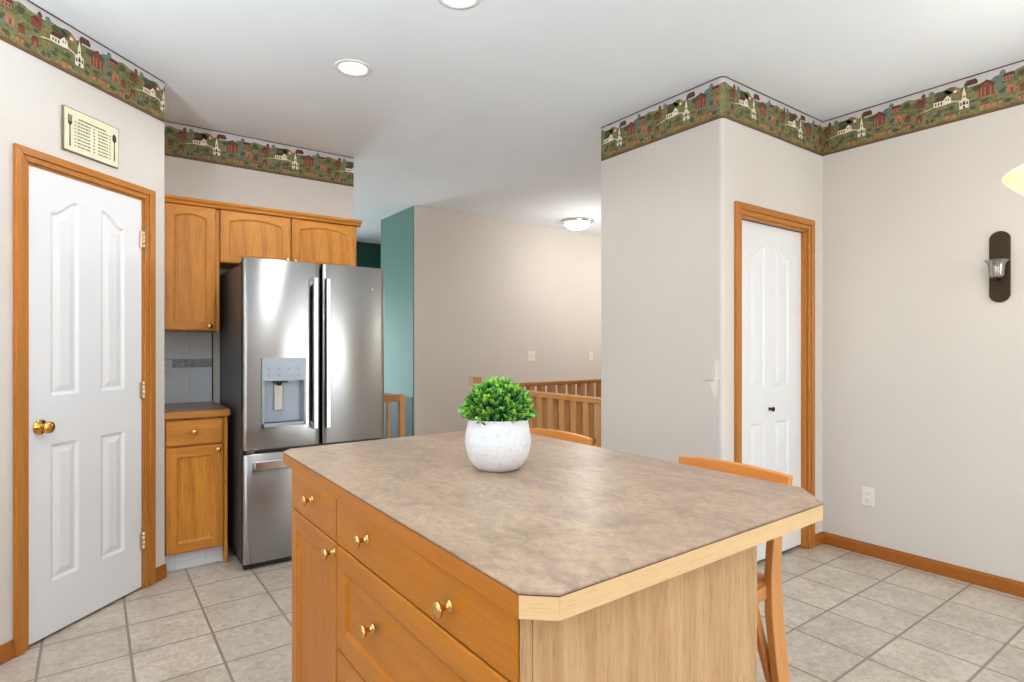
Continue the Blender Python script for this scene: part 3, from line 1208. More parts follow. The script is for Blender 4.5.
add_prism(bm, [(4.015, 2.138), (3.998, 2.142), (3.992, 2.158), (3.982, 2.166), (3.978, 2.180), (4.336, 2.180), (4.336, 2.172), (4.03, 2.172), (4.03, 2.138)], 0.330, 1.566, 'x')
struct(fin('trim_10', bm, oak_x, None, (0, 0, 0), 0, 0.0015))

# ------------------------------------------------------------------ base cabinet beside the fridge, counter, backsplash
bc = thing('base_cabinet', 'narrow oak base cabinet with one drawer over one door, beside the refrigerator', 'cabinet', (0.326, 3.742, 0.0))
bm = bmesh.new()
add_box(bm, 0.0, 0.305, 0.019, 0.59, 0.10, 0.874)
add_box(bm, 0.305, 0.322, 0.005, 0.59, 0.0, 0.874)
fin('body', bm, oak_z, bc, bevel=0.0015)
box('toe_kick', (0.0, 0.304, 0.058, 0.075, 0.0, 0.10), splash_m, bc, bevel=0.0005)
o = panel_slab('drawer', 0.290, 0.146, 0.019, [], MOULD, [oak_x], bc, (0.006, 0.0, 0.714), 0, 0.004, 0.005)
cab_knob(o, (0.140, 0, 0.076))
o = cab_door('door', 0.290, 0.596, bc, (0.006, 0.0, 0.108), 0, rail=0.055, step=0.0035)
cab_knob(o, (0.262, 0, 0.570))
ct = thing('countertop', 'small dark countertop with oak front edge, on the base cabinet', 'countertop', (0.326, 3.722, 0.876))
box('slab', (0, 0.332, 0.014, 0.612, 0.0, 0.032), ltop_m, ct, bevel=0.001)
box('front_edge', (0, 0.332, 0.0, 0.014, -0.004, 0.032), trim_x, ct, bevel=0.002)
struct(box('wall_backsplash', (P2[0], 0.655, 4.330, 4.340, 0.908, 1.372), splash_m, bevel=0))
struct(box('trim_11', (0.405, 0.655, 4.3275, 4.3310, 1.090, 1.196), plate_m, bevel=0.0005))
bpy.data.objects.remove(bpy.data.objects['trim_11'])
struct(box('trim_11', (P2[0], 0.655, 4.3270, 4.3310, 1.138, 1.196), deco_m, bevel=0.0005))
struct(box('trim_12', (0.652, 0.659, 4.322, 4.340, 0.908, 1.372), dark_m, bevel=0.0005))


def plate_parts(root, w=0.07, h=0.115, kind='outlet', m=None):
    m = m or plate_m
    box('cover_plate', (-w / 2, w / 2, -0.006, 0, -h / 2, h / 2), m, root, bevel=0.0025)
    if kind == 'outlet':
        for z in (0.0195, -0.0195):
            b = bmesh.new()
            add_lathe(b, [(0.0165, 0), (0.0165, 0.003), (0.015, 0.004)], 20, FRONT)
            r = fin('receptacle', b, m, root, (0, -0.0055, z))
            b = bmesh.new()
            add_box(b, -0.0075, -0.0055, -0.0046, -0.0038, -0.002, 0.006)
            add_box(b, 0.0055, 0.0075, -0.0046, -0.0038, -0.002, 0.006)
            add_box(b, -0.0018, 0.0018, -0.0046, -0.0038, -0.010, -0.0065)
            fin('slot', b, dark_m, r)
    elif kind == 'rocker':
        box('rocker', (-0.0165, 0.0165, -0.0095, -0.005, -0.033, 0.033), m, root, bevel=0.002)
    elif kind == 'toggle2':
        for x in (-0.023, 0.023):
            bm = bmesh.new()
            add_box(bm, x - 0.004, x + 0.004, -0.017, -0.005, 0.0, 0.012)
            fin('toggle', bm, m, root, bevel=0.0015)
    else:
        bm = bmesh.new()
        add_box(bm, -0.004, 0.004, -0.017, -0.005, 0.0, 0.012)
        fin('toggle', bm, m, root, bevel=0.0015)
    return root


grey_plate = plain('grey_plate_plastic', (206, 206, 206), 0.4, vary=0.01)
plate_parts(thing('wall_outlet', 'pale outlet on the tiled backsplash above the small countertop', 'outlet', (0.385, 4.3265, 1.135)), kind='outlet', m=grey_plate)
plate_parts(thing('wall_outlet', 'white outlet low on the right wall above the oak baseboard', 'outlet', (XR, 1.573, 0.358), R(-90)), kind='outlet')
plate_parts(thing('light_switch', 'off-white rocker light switch beside the rounded wall corner', 'light switch', (XS, 1.930, 1.147), R(-90)), kind='rocker', m=wall_m)
plate_parts(thing('light_switch', 'double light switch on the hall wall above the stair railing', 'light switch', (4.257, YG, 1.160)), 0.115, 0.115, 'toggle2')
plate_parts(thing('light_switch', 'single light switch at the far right end of the hall wall', 'light switch', (5.235, YG, 1.145)), 0.075, 0.115, 'toggle')
# unpainted filler patch under the rocker switch
pts = [(1.895, 1.205), (1.872, 1.200), (1.866, 1.10), (1.880, 1.095), (1.878, 1.03), (1.888, 0.99), (1.893, 1.02), (1.904, 1.0), (1.912, 1.04), (1.922, 1.06), (1.926, 1.083), (1.896, 1.088)]
prism('paint_patch', pts, XS - 0.0006, XS + 0.0004, patch_m, 'x', cw)

# ------------------------------------------------------------------ refrigerator
fr = thing('refrigerator', 'stainless steel french door refrigerator with ice and water dispenser and bottom freezer', 'refrigerator', (0.688, 3.522, 0.0))
FW = 0.852
bm = bmesh.new()
add_box(bm, 0.004, FW - 0.004, 0.062, 0.760, 0.035, 1.752)
add_box(bm, 0.02, FW - 0.02, 0.10, 0.74, 0.0, 0.035)
fin('body', bm, side_m, fr, bevel=0.004)
box('kick_grille', (0.01, FW - 0.01, 0.035, 0.062, 0.006, 0.034), black_m, fr, bevel=0.002)
box('gasket', (0.012, FW - 0.012, 0.045, 0.064, 0.045, 1.76), black_m, fr, bevel=0.0)
for x in (0.012, FW - 0.082):
    box('hinge_cover', (x, x + 0.07, 0.055, 0.16, 1.752, 1.775), black_m, fr, bevel=0.004)


def uv_front(me):
    uv = me.uv_layers.new(name='UVMap')
    for lp in me.loops:
        co = me.vertices[lp.vertex_index].co
        uv.data[lp.index].uv = (co.x, co.z)


def bowed_door(name, w, z0, z1, x, bow, hole=None, d=0.058):
    """door with a gently bowed front and rounded side edges; hole=(x0,x1,z0,z1) pocket for the dispenser"""
    xs = [0, 0.004, 0.012] + [0.012 + (w - 0.024) * k / 24 for k in range(1, 24)] + [w - 0.012, w - 0.004, w]
    zs = [z0, z0 + 0.004, z1 - 0.004, z1]
    if hole:
        xs = sorted(set([q for q in xs if min(abs(q - hole[0]), abs(q - hole[1])) > 0.006] + [hole[0], hole[1]]))
        zs = sorted(set(zs + [hole[2], hole[3]]))
    me_v, me_f = [], []

    def Y(q, z):
        e = min(q, w - q)
        t = (q - w / 2) / (w / 2)
        y = -bow * (1 - t * t)
        if e < 0.012:
            y += 0.012 - math.sqrt(max(0, 0.012 ** 2 - (0.012 - e) ** 2))
        if min(z - z0, z1 - z) < 0.001:
            y += 0.003
        return y
    idx = {}
    for i, q in enumerate(xs):
        for j, z in enumerate(zs):
            idx[i, j] = len(me_v)
            me_v.append((q, Y(q, z), z))
    for i in range(len(xs) - 1):
        for j in range(len(zs) - 1):
            if hole and hole[0] - 1e-6 <= xs[i] and xs[i + 1] <= hole[1] + 1e-6 and hole[2] - 1e-6 <= zs[j] and zs[j + 1] <= hole[3] + 1e-6:
                continue
            me_f.append((idx[i, j], idx[i + 1, j], idx[i + 1, j + 1], idx[i, j + 1]))
    nfront = len(me_f)
    n, m = len(xs), len(zs)
    loop = [idx[i, 0] for i in range(n)] + [idx[n - 1, j] for j in range(1, m)] + [idx[i, m - 1] for i in range(n - 2, -1, -1)] + [idx[0, j] for j in range(m - 2, 0, -1)]
    b0 = len(me_v)
    for v in loop:
        me_v.append((me_v[v][0], d - 0.02, me_v[v][2]))
    L = len(loop)
    for k in range(L):
        me_f.append((loop[(k + 1) % L], loop[k], b0 + k, b0 + (k + 1) % L))
    me_f.append(tuple(b0 + k for k in range(L))[::-1])
    me = bpy.data.meshes.new(name)
    me.from_pydata(me_v, [], me_f)
    me.polygons.foreach_set('use_smooth', [True] * nfront + [False] * (len(me_f) - nfront))
    uv_front(me)
    me.update()
    return link(name, me, steel_m, fr, (x, 0.0, 0.0))


DHX0, DHX1, DHZ0, DHZ1 = 0.103, 0.340, 0.822, 1.206
fd_l = bowed_door('door', 0.432, 0.684, 1.782, 0.0, 0.003, (DHX0, DHX1, DHZ0, DHZ1))
fd_r = bowed_door('door', 0.406, 0.684, 1.782, 0.446, 0.003)
fz = bowed_door('freezer_drawer', FW, 0.040, 0.662, 0.0, 0.003)


def bar_handle(parent, x, z0, z1, y=-0.052):
    bm = bmesh.new()
    n = 20
    for k in range(n):
        pass
    path = []
    add_prism(bm, [(x - 0.013, y), (x + 0.013, y), (x + 0.015, y + 0.006), (x + 0.015, y + 0.016), (x - 0.015, y + 0.016), (x - 0.015, y + 0.006)], z0, z1, 'z')
    h = fin('handle', bm, steel_m, parent, bevel=0.003)
    uv_front(h.data)
    bm = bmesh.new()
    add_box(bm, x - 0.012, x + 0.012, y + 0.0145, 0.0, z0, z0 + 0.04)
    fin('handle_mount', bm, chrome_m, parent, bevel=0.002)
    bm = bmesh.new()
    add_box(bm, x - 0.012, x + 0.012, y + 0.0145, 0.0, z1 - 0.04, z1)
    fin('handle_mount', bm, chrome_m, parent, bevel=0.002)
    bm = bmesh.new()
    add_box(bm, x - 0.0125, x + 0.0125, y + 0.0155, y + 0.028, z0 + 0.04, z1 - 0.04)
    fin('handle_grip', bm, gunmetal_m, parent, bevel=0.003)


bar_handle(fd_l, 0.394, 0.785, 1.690)
bar_handle(fd_r, 0.024, 0.785, 1.690)
# freezer handle: a wide horizontal bar
bm = bmesh.new()
add_prism(bm, [(-0.052, 0.580), (-0.036, 0.576), (-0.034, 0.626), (-0.048, 0.630), (-0.054, 0.622)], 0.055, FW - 0.055, 'x')
h = fin('handle', bm, chrome_m, fz, bevel=0.002)
bm = bmesh.new()
add_box(bm, 0.06, 0.10, -0.036, 0.0, 0.588, 0.622)
fin('handle_mount', bm, chrome_m, fz, bevel=0.002)
bm = bmesh.new()
add_box(bm, FW - 0.10, FW - 0.06, -0.036, 0.0, 0.588, 0.622)
fin('handle_mount', bm, chrome_m, fz, bevel=0.002)
box('lock_tab', (0.02, 0.06, 0.002, 0.03, 0.668, 0.680), chrome_m, fr, bevel=0.001)
# dispenser: bezel, control panel, pocket, paddle, nozzle, tray
dsp = fd_l
bm = bmesh.new()
x0, x1, z0, z1 = DHX0 - 0.004, DHX1 + 0.004, DHZ0 - 0.010, DHZ1 + 0.004
zc = 1.078
for a in ((x0, x0 + 0.012, z0, zc), (x1 - 0.012, x1, z0, zc), (x0, x1, z0, z0 + 0.022)):
    add_box(bm, a[0], a[1], -0.016, 0.02, a[2], a[3])
fin('dispenser_frame', bm, pewter_m, dsp, bevel=0.002)
paddle_m = plain('dispenser_paddle', (178, 170, 162), 0.4, 0.3)
icon_m = plain('panel_print', (112, 122, 132), 0.4, 0.3)
bm = bmesh.new()
add_box(bm, x0, x1, -0.017, 0.02, zc, z1)
for k in range(4):
    for j in range(2):
        if (k, j) in ((2, 0),):
            continue
        cx, cz = x0 + 0.035 + k * 0.055, zc + 0.030 + j * 0.034
        add_box(bm, cx - 0.009, cx + 0.009, -0.0178, -0.0165, cz - 0.0012, cz + 0.0012, 1)
        add_lathe(bm, [(0.0035, 0), (0.0035, 0.0008)], 8, Matrix.Translation((cx, -0.0168, cz + 0.009)) @ FRONT, True, True, 1)
cp = fin('control_panel', bm, [pewter_m, icon_m], dsp)
bm = bmesh.new()
y1 = 0.035
add_prism(bm, [(DHX0 + 0.008, -0.008), (DHX0 + 0.014, y1), (DHX1 - 0.014, y1), (DHX1 - 0.008, -0.008), (DHX1 - 0.002, -0.008), (DHX1 - 0.002, y1 + 0.004), (DHX0 + 0.002, y1 + 0.004), (DHX0 + 0.002, -0.008)], DHZ0, zc + 0.01, 'z')
fin('dispenser_pocket', bm, pewter_m, dsp)
bm = bmesh.new()
add_prism(bm, [(0.012, 0.905), (0.022, 0.905), (0.030, 1.06), (0.020, 1.06)], 0.172, 0.218, 'x')
fin('paddle', bm, paddle_m, dsp, bevel=0.003)
bm = bmesh.new()
add_lathe(bm, [(0.012, 1.050), (0.016, 1.082)], 16, Matrix.Translation((0.196, 0.0, 0)))
add_box(bm, 0.165, 0.245, -0.006, 0.03, 1.066, 1.08)
fin('nozzle', bm, black_m, dsp, bevel=0.001)
box('drip_tray', (DHX0 + 0.008, DHX1 - 0.008, -0.012, 0.034, DHZ0 + 0.004, DHZ0 + 0.016), gunmetal_m, dsp, bevel=0.002)
bm = bmesh.new()
add_lathe(bm, [(0.009, 0), (0.009, 0.001), (0.008, 0.0016)], 20, FRONT)
fin('badge', bm, pewter_m, fd_r, (0.318, -0.006, 1.640))

# ------------------------------------------------------------------ island
IX0, IX1, IY0, IY1 = 0.530, 1.152, 0.690, 1.980
isl = thing('kitchen_island', 'large oak kitchen island cabinet with brass-knobbed drawers and pale veneer end', 'kitchen island', (0, 0, 0))
bm = bmesh.new()
add_box(bm, 0.552, IX1 - 0.012, 0.712, IY1, 0.10, 0.874)
add_box(bm, 0.610, IX1 - 0.012, 0.712, IY1 - 0.02, 0.0, 0.10)
fin('body', bm, isl_z, isl, bevel=0.0015)
bm = bmesh.new()
add_box(bm, IX0 + 0.012, IX1, IY0, 0.7115, 0.0, 0.874)
fin('end_panel', bm, pale_z, isl, bevel=0.0015)
box('corner_strip', (IX0, IX0 + 0.0115, IY0 + 0.001, 0.709, 0.0, 0.874), pale_z, isl, bevel=0.002)
box('back_panel', (IX1 - 0.0115, IX1, 0.712, IY1, 0.0, 0.874), pale_z, isl, bevel=0.0015)
RZ = R(-90)


def island_front(kind, ya, yb, z0, z1, name):
    """front whose far edge is at ya and near edge at yb; faces -x"""
    w, h = ya - yb, z1 - z0
    loc = (IX0, ya, z0)
    if kind == 'slab':
        return panel_slab(name, w, h, 0.020, [], MOULD, [isl_x], isl, loc, RZ, 0.004, 0.003)
    return cab_door(name, w, h, isl, loc, RZ, rail=0.058, mv=isl_z if kind == 'door' else isl_x, mh=isl_x, step=0.004)


o = island_front('slab', 1.960, 1.531, 0.752, 0.873, 'drawer')
cab_knob(o, (1.960 - 1.737, 0, 0.825 - 0.754))
o = island_front('slab', 1.526, 0.714, 0.752, 0.873, 'drawer')
cab_knob(o, (1.525 - 1.315, 0, 0.821 - 0.754))
cab_knob(o, (1.525 - 0.922, 0, 0.805 - 0.754))
o = island_front('door', 1.960, 1.531, 0.112, 0.748, 'door')
cab_knob(o, (1.960 - 1.548, 0, 0.722 - 0.112))
o = island_front('deep', 1.526, 0.714, 0.473, 0.748, 'drawer')
cab_knob(o, (1.525 - 1.278, 0, 0.622 - 0.474))
cab_knob(o, (1.525 - 0.955, 0, 0.622 - 0.474))
o = island_front('deep', 1.526, 0.714, 0.112, 0.469, 'drawer')
cab_knob(o, (1.525 - 1.278, 0, 0.31 - 0.112))
cab_knob(o, (1.525 - 0.955, 0, 0.31 - 0.112))

itop = thing('island_countertop', 'mottled taupe laminate island countertop with clipped corners and pale oak edge', 'countertop', (0, 0, 0))
outer = [(0.557, 0.646), (1.379, 0.661), (1.481, 0.764), (1.479, 1.950), (1.290, 2.135), (0.567, 2.122), (0.533, 2.075), (0.512, 0.687)]


def inset(poly, d):
    n = len(poly)
    out = []
    for k in range(n):
        a, b, c = Vector(poly[k - 1]), Vector(poly[k]), Vector(poly[(k + 1) % n])
        n1 = Vector((-(b - a).y, (b - a).x)).normalized()
        n2 = Vector((-(c - b).y, (c - b).x)).normalized()
        m = (n1 + n2).normalized()
        out.append(tuple(b + m * d / max(0.2, m.dot(n1))))
    return out


inn = inset(outer, 0.019)
prism('laminate_top', inset(outer, 0.0008), 0.9115, 0.9150, lam_m, 'z', itop)
prism('core', inn, 0.874, 0.9110, pale_x, 'z', itop)
seam_m = plain('laminate_edge_line', (86, 44, 36), 0.5, vary=0.1)
prism('edge_line', outer, 0.9098, 0.9116, seam_m, 'z', itop)
for k in range(8):
    a, b, c, d = outer[k], outer[(k + 1) % 8], inn[(k + 1) % 8], inn[k]
    dx, dy = abs(b[0] - a[0]), abs(b[1] - a[1])
    L = math.hypot(b[0] - a[0], b[1] - a[1])
    ang = math.atan2(b[1] - a[1], b[0] - a[0])
    bm = bmesh.new()
    rot = Matrix.Rotation(-ang, 4, 'Z') @ Matrix.Translation((-a[0], -a[1], 0))
    pts = [tuple((rot @ Vector((p[0], p[1], 0)))[:2]) for p in (a, b, c, d)]
    add_prism(bm, pts, 0, 0.0358, 'z')
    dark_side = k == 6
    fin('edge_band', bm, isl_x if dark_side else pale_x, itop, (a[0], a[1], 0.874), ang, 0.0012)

# ------------------------------------------------------------------ plant
pc = (0.979, 1.416, 0.915)
plant = thing('potted_plant', 'round leafy green boxwood plant in a textured white pot on the island', 'potted plant', pc)
prof = [(0.0, 0.0), (0.052, 0.0), (0.062, 0.003), (0.075, 0.014), (0.087, 0.032), (0.095, 0.055), (0.0985, 0.078), (0.0975, 0.100), (0.0935, 0.122), (0.0895, 0.140), (0.088, 0.149),
        (0.086, 0.151), (0.083, 0.149), (0.083, 0.135), (0.083, 0.130)]
bm = bmesh.new()
pf2 = []
for (r0, h0), (r1, h1) in zip(prof, prof[1:]):
    for q in range(3):
        pf2.append((r0 + (r1 - r0) * q / 3, h0 + (h1 - h0) * q / 3))
pf2.append(prof[-1])
add_lathe(bm, pf2, 64, None, False, False)
fin('pot', bm, ceram_m, plant)
lathe('filler', [(0.0, 0.128), (0.083, 0.128), (0.070, 0.16), (0.045, 0.195), (0.0, 0.215)], soil_m, plant, seg=32)
# foliage: spoon-shaped leaves standing out from a dome
rnd = random.Random(11)
lv, lf, lm, luv = [], [], [], []
CZ = 0.164
for n in range(820):
    while True:
        d = Vector((rnd.gauss(0, 1), rnd.gauss(0, 1), rnd.gauss(0, 1)))
        if d.length > 1e-3:
            d.normalize()
            if d.z > -0.16:
                break
    R0 = 0.089 + rnd.uniform(-0.012, 0.008)
    if d.z < 0.0:
        R0 *= 1.0
    c = Vector((d.x * R0 * 1.10, d.y * R0 * 1.10, CZ + d.z * R0 * (1.06 if d.z > 0 else 0.7)))
    t1 = d.orthogonal().normalized()
    t1.rotate(Matrix.Rotation(rnd.uniform(0, 2 * PI), 3, d))
    # the blade leans outwards from the dome, tip up-ish
    ax = (d * rnd.uniform(0.5, 1.0) + t1 * rnd.uniform(0.25, 0.7) + Vector((0, 0, rnd.uniform(-0.1, 0.4)))).normalized()
    sd = ax.cross(d)
    if sd.length < 1e-3:
        continue
    sd.normalize()
    nm = sd.cross(ax).normalized()
    L, wd = rnd.uniform(0.022, 0.032), rnd.uniform(0.0048, 0.0068)
    c = c - ax * L * 0.75
    curl = rnd.uniform(-0.4, 1.0)
    k0 = len(lv)
    rows = [(0.0, 0.25), (0.3, 0.75), (0.62, 1.0), (0.86, 0.75), (1.0, 0.12)]
    for t, ww in rows:
        bend = (0.10 + 0.5 * curl) * L * t * t
        for sgn in (-1, 0, 1):
            p = c + ax * L * t + sd * wd * ww * sgn + nm * (bend + (abs(sgn) * 0.22 * wd * ww))
            lv.append(p[:])
            luv.append((sgn * 0.5 + 0.5, t))
    mi_ = rnd.choices((0, 1, 2, 3), (0.36, 0.34, 0.18, 0.12))[0]
    for r_ in range(len(rows) - 1):
        for q in range(2):
            a = k0 + r_ * 3 + q
            lf.append((a, a + 1, a + 4, a + 3))
            lm.append(mi_)
me = bpy.data.meshes.new('foliage')
me.from_pydata(lv, [], lf)
uvl = me.uv_layers.new(name='UVMap')
for lp in me.loops:
    uvl.data[lp.index].uv = luv[lp.vertex_index]
me.polygons.foreach_set('material_index', lm)
me.polygons.foreach_set('use_smooth', [True] * len(lf))
me.update()
link('foliage', me, leaf_ms, plant)

# ------------------------------------------------------------------ counter stools pushed under the overhang
def strip_prism(bm, line, wid, y0, y1):
    """board in the x-z plane following a centre line, wid wide, from y0 to y1 thick; y may vary along the line"""
    L, Rr = [], []
    n = len(line)
    for k, (x, z, yo) in enumerate(line):
        a, b = line[max(k - 1, 0)], line[min(k + 1, n - 1)]
        d = Vector((b[0] - a[0], b[1] - a[1])).normalized()
        nn = Vector((-d.y, d.x))
        w = wid[k] if isinstance(wid, (list, tuple)) else wid
        L.append((x + nn.x * w / 2, z + nn.y * w / 2, yo))
        Rr.append((x - nn.x * w / 2, z - nn.y * w / 2, yo))
    va = [[bm.verts.new((p[0], y0 + p[2], p[1])) for p in L], [bm.verts.new((p[0], y0 + p[2], p[1])) for p in Rr]]
    vb = [[bm.verts.new((p[0], y1 + p[2], p[1])) for p in L], [bm.verts.new((p[0], y1 + p[2], p[1])) for p in Rr]]
    for k in range(n - 1):
        bm.faces.new((va[0][k], va[0][k + 1], va[1][k + 1], va[1][k]))
        bm.faces.new((vb[0][k], vb[0][k + 1], vb[1][k + 1], vb[1][k]))
        bm.faces.new((va[0][k], va[0][k + 1], vb[0][k + 1], vb[0][k]))
        bm.faces.new((va[1][k], va[1][k + 1], vb[1][k + 1], vb[1][k]))
    for k in (0, n - 1):
        bm.faces.new((va[0][k], va[1][k], vb[1][k], vb[0][k]))


def make_stool():
    """origin on the floor below the seat's centre; the back is towards +x"""
    t = thing('bar_stool', 'honey-coloured low-back wooden counter stool at the near end of the island overhang', 'stool', (1.335, 1.000, 0), 0, 'wooden counter stools at the island')
    HW = 0.160
    BW = 0.182
    for sgn in (-1, 1):
        bm = bmesh.new()
        line = []
        for z, x in ((0.0, 0.225), (0.15, 0.196), (0.30, 0.168), (0.45, 0.144), (0.58, 0.130), (0.68, 0.131), (0.78, 0.147), (0.864, 0.182)):
            line.append((x, z, sgn * (0.03 * (1 - z / 0.862))))
        strip_prism(bm, line, [0.050, 0.050, 0.052, 0.055, 0.056, 0.050, 0.043, 0.034], sgn * HW - 0.011, sgn * HW + 0.011)
        fin('back_leg', bm, stool_w, t, bevel=0.003)
        bm = bmesh.new()
        line = [(-0.085 - 0.008 * k, 0.625 - 0.625 * k / 6, sgn * 0.012 * k) for k in range(7)]
        strip_prism(bm, line, 0.042, sgn * (HW - 0.03) - 0.012, sgn * (HW - 0.03) + 0.012)
        fin('front_leg', bm, stool_w, t, bevel=0.003)
        bm = bmesh.new()
        strip_prism(bm, [(-0.150, 0.625, 0), (0.0, 0.625, 0), (0.140, 0.632, 0)], 0.036, sgn * (HW - 0.004) - 0.009, sgn * (HW - 0.004) + 0.009)
        fin('side_rail', bm, stool_w, t, bevel=0.003)
        bm = bmesh.new()
        strip_prism(bm, [(-0.112, 0.27, 0), (0.05, 0.27, 0), (0.205, 0.27, 0)], 0.028, sgn * (HW + 0.004) - 0.008, sgn * (HW + 0.004) + 0.008)
        fin('stretcher', bm, stool_w, t, bevel=0.002)
        bm = bmesh.new()
        strip_prism(bm, [(0.066, 0.640, 0), (0.100, 0.53, sgn * 0.002), (0.150, 0.385, sgn * 0.006), (0.162, 0.355, sgn * 0.007)], [0.022, 0.024, 0.024, 0.020], sgn * (HW - 0.020) - 0.009, sgn * (HW - 0.020) + 0.009)
        fin('brace', bm, stool_w, t, bevel=0.003)
    # seat: a shallow saddle
    bm = bmesh.new()
    nx, ny = 14, 14
    top, bot = [], []
    for i in range(nx + 1):
        for j in range(ny + 1):
            u, v = i / nx * 2 - 1, j / ny * 2 - 1
            x = -0.012 + u * 0.165
            y = v * 0.158
            z = 0.656 - 0.010 * (1 - u * u) * (1 - v * v)
            top.append(bm.verts.new((x, y, z)))
            bot.append(bm.verts.new((x, y, 0.636)))
    def I(i, j): return i * (ny + 1) + j
    for i in range(nx):
        for j in range(ny):
            f = bm.faces.new((top[I(i, j)], top[I(i + 1, j)], top[I(i + 1, j + 1)], top[I(i, j + 1)]))
            f.smooth = True
            bm.faces.new((bot[I(i, j)], bot[I(i, j + 1)], bot[I(i + 1, j + 1)], bot[I(i + 1, j)]))
    for i in range(nx):
        for j in (0, ny):
            bm.faces.new((top[I(i, j)], top[I(i + 1, j)], bot[I(i + 1, j)], bot[I(i, j)]))
    for j in range(ny):
        for i in (0, nx):
            bm.faces.new((top[I(i, j)], top[I(i, j + 1)], bot[I(i, j + 1)], bot[I(i, j)]))
    fin('seat', bm, stool_y, t)
    # back rest: bowed board between the posts, slightly arched top
    bm = bmesh.new()
    n = 18
    rows = []
    for k in range(n + 1):
        v = k / n * 2 - 1
        y = v * BW
        bow = 0.016 * (1 - v * v)
        zt = 0.927 + 0.006 * (1 - v * v)
        zb = 0.852
        xf, xb = 0.176 + bow, 0.196 + bow
        rows.append([bm.verts.new(p) for p in ((xf, y, zb), (xf + 0.010, y, zt), (xb + 0.010, y, zt), (xb, y, zb))])
    for a, b in zip(rows, rows[1:]):
        for q in range(4):
            bm.faces.new((a[q], a[(q + 1) % 4], b[(q + 1) % 4], b[q]))
    bm.faces.new(rows[0])
    bm.faces.new(rows[-1])
    fin('backrest', bm, stool_y, t, bevel=0.003)
    bm = bmesh.new()
    add_box(bm, -0.128, -0.104, -HW + 0.03, HW - 0.03, 0.25, 0.278)
    fin('footrest', bm, stool_y, t, bevel=0.003)
    return t


st = make_stool()
st2 = copy_tree(st)
st2.location = (1.335, 1.775, 0)
st2['label'] = 'honey-coloured low-back wooden counter stool at the far end, behind the potted plant'

# ------------------------------------------------------------------ wall sign, sconce
sg = thing('wall_sign', 'cream wooden kitchen sign with a fork, a spoon and small text above the pantry door', 'sign', dg(2.386, 0.0) + (2.262,), R(45))
sign_m = plain('sign_cream', (226, 220, 188), 0.6, vary=0.06, nscale=10)
sign_e = plain('sign_edge', (122, 108, 82), 0.7, vary=0.2, nscale=30)
SWD, SHT = 0.149, 0.099
bm = bmesh.new()
add_box(bm, -SWD, SWD, -0.012, -0.0005, -SHT, SHT)
fin('board', bm, sign_e, sg, bevel=0.002)
bm = bmesh.new()
add_box(bm, -SWD + 0.004, SWD - 0.004, -0.0126, -0.011, -SHT + 0.004, SHT - 0.004)
fin('face', bm, sign_m, sg)
ink = plain('sign_ink', (40, 38, 36), 0.6, vary=0.1)
ink2 = plain('sign_print', (124, 122, 104), 0.7, vary=0.3, nscale=120)


def flat(bm, pts, y=-0.0136, t=0.001):
    add_prism(bm, pts, y, y + t, 'y')


bm = bmesh.new()
fx = -0.118
flat(bm, [(fx - 0.003, -0.075), (fx + 0.003, -0.075), (fx + 0.002, 0.022), (fx - 0.002, 0.022)])
flat(bm, [(fx - 0.010, 0.030), (fx - 0.003, 0.018), (fx + 0.003, 0.018), (fx + 0.010, 0.030), (fx + 0.010, 0.036), (fx - 0.010, 0.036)])
for q in (-0.0085, -0.003, 0.003, 0.0085):
    flat(bm, [(fx + q - 0.0016, 0.034), (fx + q + 0.0016, 0.034), (fx + q + 0.0013, 0.066), (fx + q - 0.0013, 0.066)])
fin('fork_motif', bm, ink, sg)
bm = bmesh.new()
fx = 0.122
flat(bm, [(fx - 0.003, -0.070), (fx + 0.003, -0.070), (fx + 0.002, 0.024), (fx - 0.002, 0.024)])
flat(bm, [(fx + 0.0115 * math.cos(2 * PI * k / 18), 0.040 + 0.021 * math.sin(2 * PI * k / 18)) for k in range(18)])
fin('spoon_motif', bm, ink, sg)
bm = bmesh.new()
rnd = random.Random(5)
flat(bm, [(-0.075, 0.056), (0.075, 0.056), (0.075, 0.062), (-0.075, 0.062)])
for row in range(8):
    z = 0.040 - row * 0.0155
    for c0, c1 in ((-0.094, -0.088), (-0.080, -0.010), (0.004, 0.012), (0.030, 0.086), (0.094, 0.100)):
        x = c0
        while x < c1 - 0.003:
            L = min(rnd.uniform(0.006, 0.018), c1 - x)
            flat(bm, [(x, z), (x + L, z), (x + L, z + 0.006), (x, z + 0.006)])
            x += L + 0.0035
fin('print_lines', bm, ink2, sg)

sc = thing('wall_sconce', 'dark pill-shaped wall sconce with a clear glass cup on the right wall', 'sconce', (XR, 0.937, 1.694), R(-90))
bm = bmesh.new()
hw, hh = 0.0435, 0.186
pts = [(hw * math.cos(PI * k / 16), hh - hw + hw * math.sin(PI * k / 16)) for k in range(17)] + [(-hw * math.cos(PI * k / 16), -hh + hw - hw * math.sin(PI * k / 16)) for k in range(17)]
add_prism(bm, pts, -0.014, 0, 'y')
fin('back_plate', bm, sconce_m, sc, bevel=0.003)
bm = bmesh.new()
cupc = Matrix.Translation((0, -0.062, 0))
prof = [(0.0, -0.062), (0.020, -0.062), (0.030, -0.056), (0.033, -0.040), (0.034, -0.010), (0.037, 0.010), (0.046, 0.026), (0.051, 0.030), (0.048, 0.027), (0.034, 0.008), (0.031, -0.012), (0.030, -0.040), (0.026, -0.052), (0.0, -0.055)]
add_lathe(bm, prof, 40, cupc, False, False)
fin('glass_cup', bm, cup_m, sc)
bm = bmesh.new()
add_tube(bm, [(0, -0.012, -0.070), (0, -0.035, -0.070), (0, -0.062, -0.064)], 0.006, 10)
add_lathe(bm, [(0.020, -0.068), (0.024, -0.064), (0.022, -0.060)], 24, cupc)
fin('cup_holder', bm, bronze_m, sc)

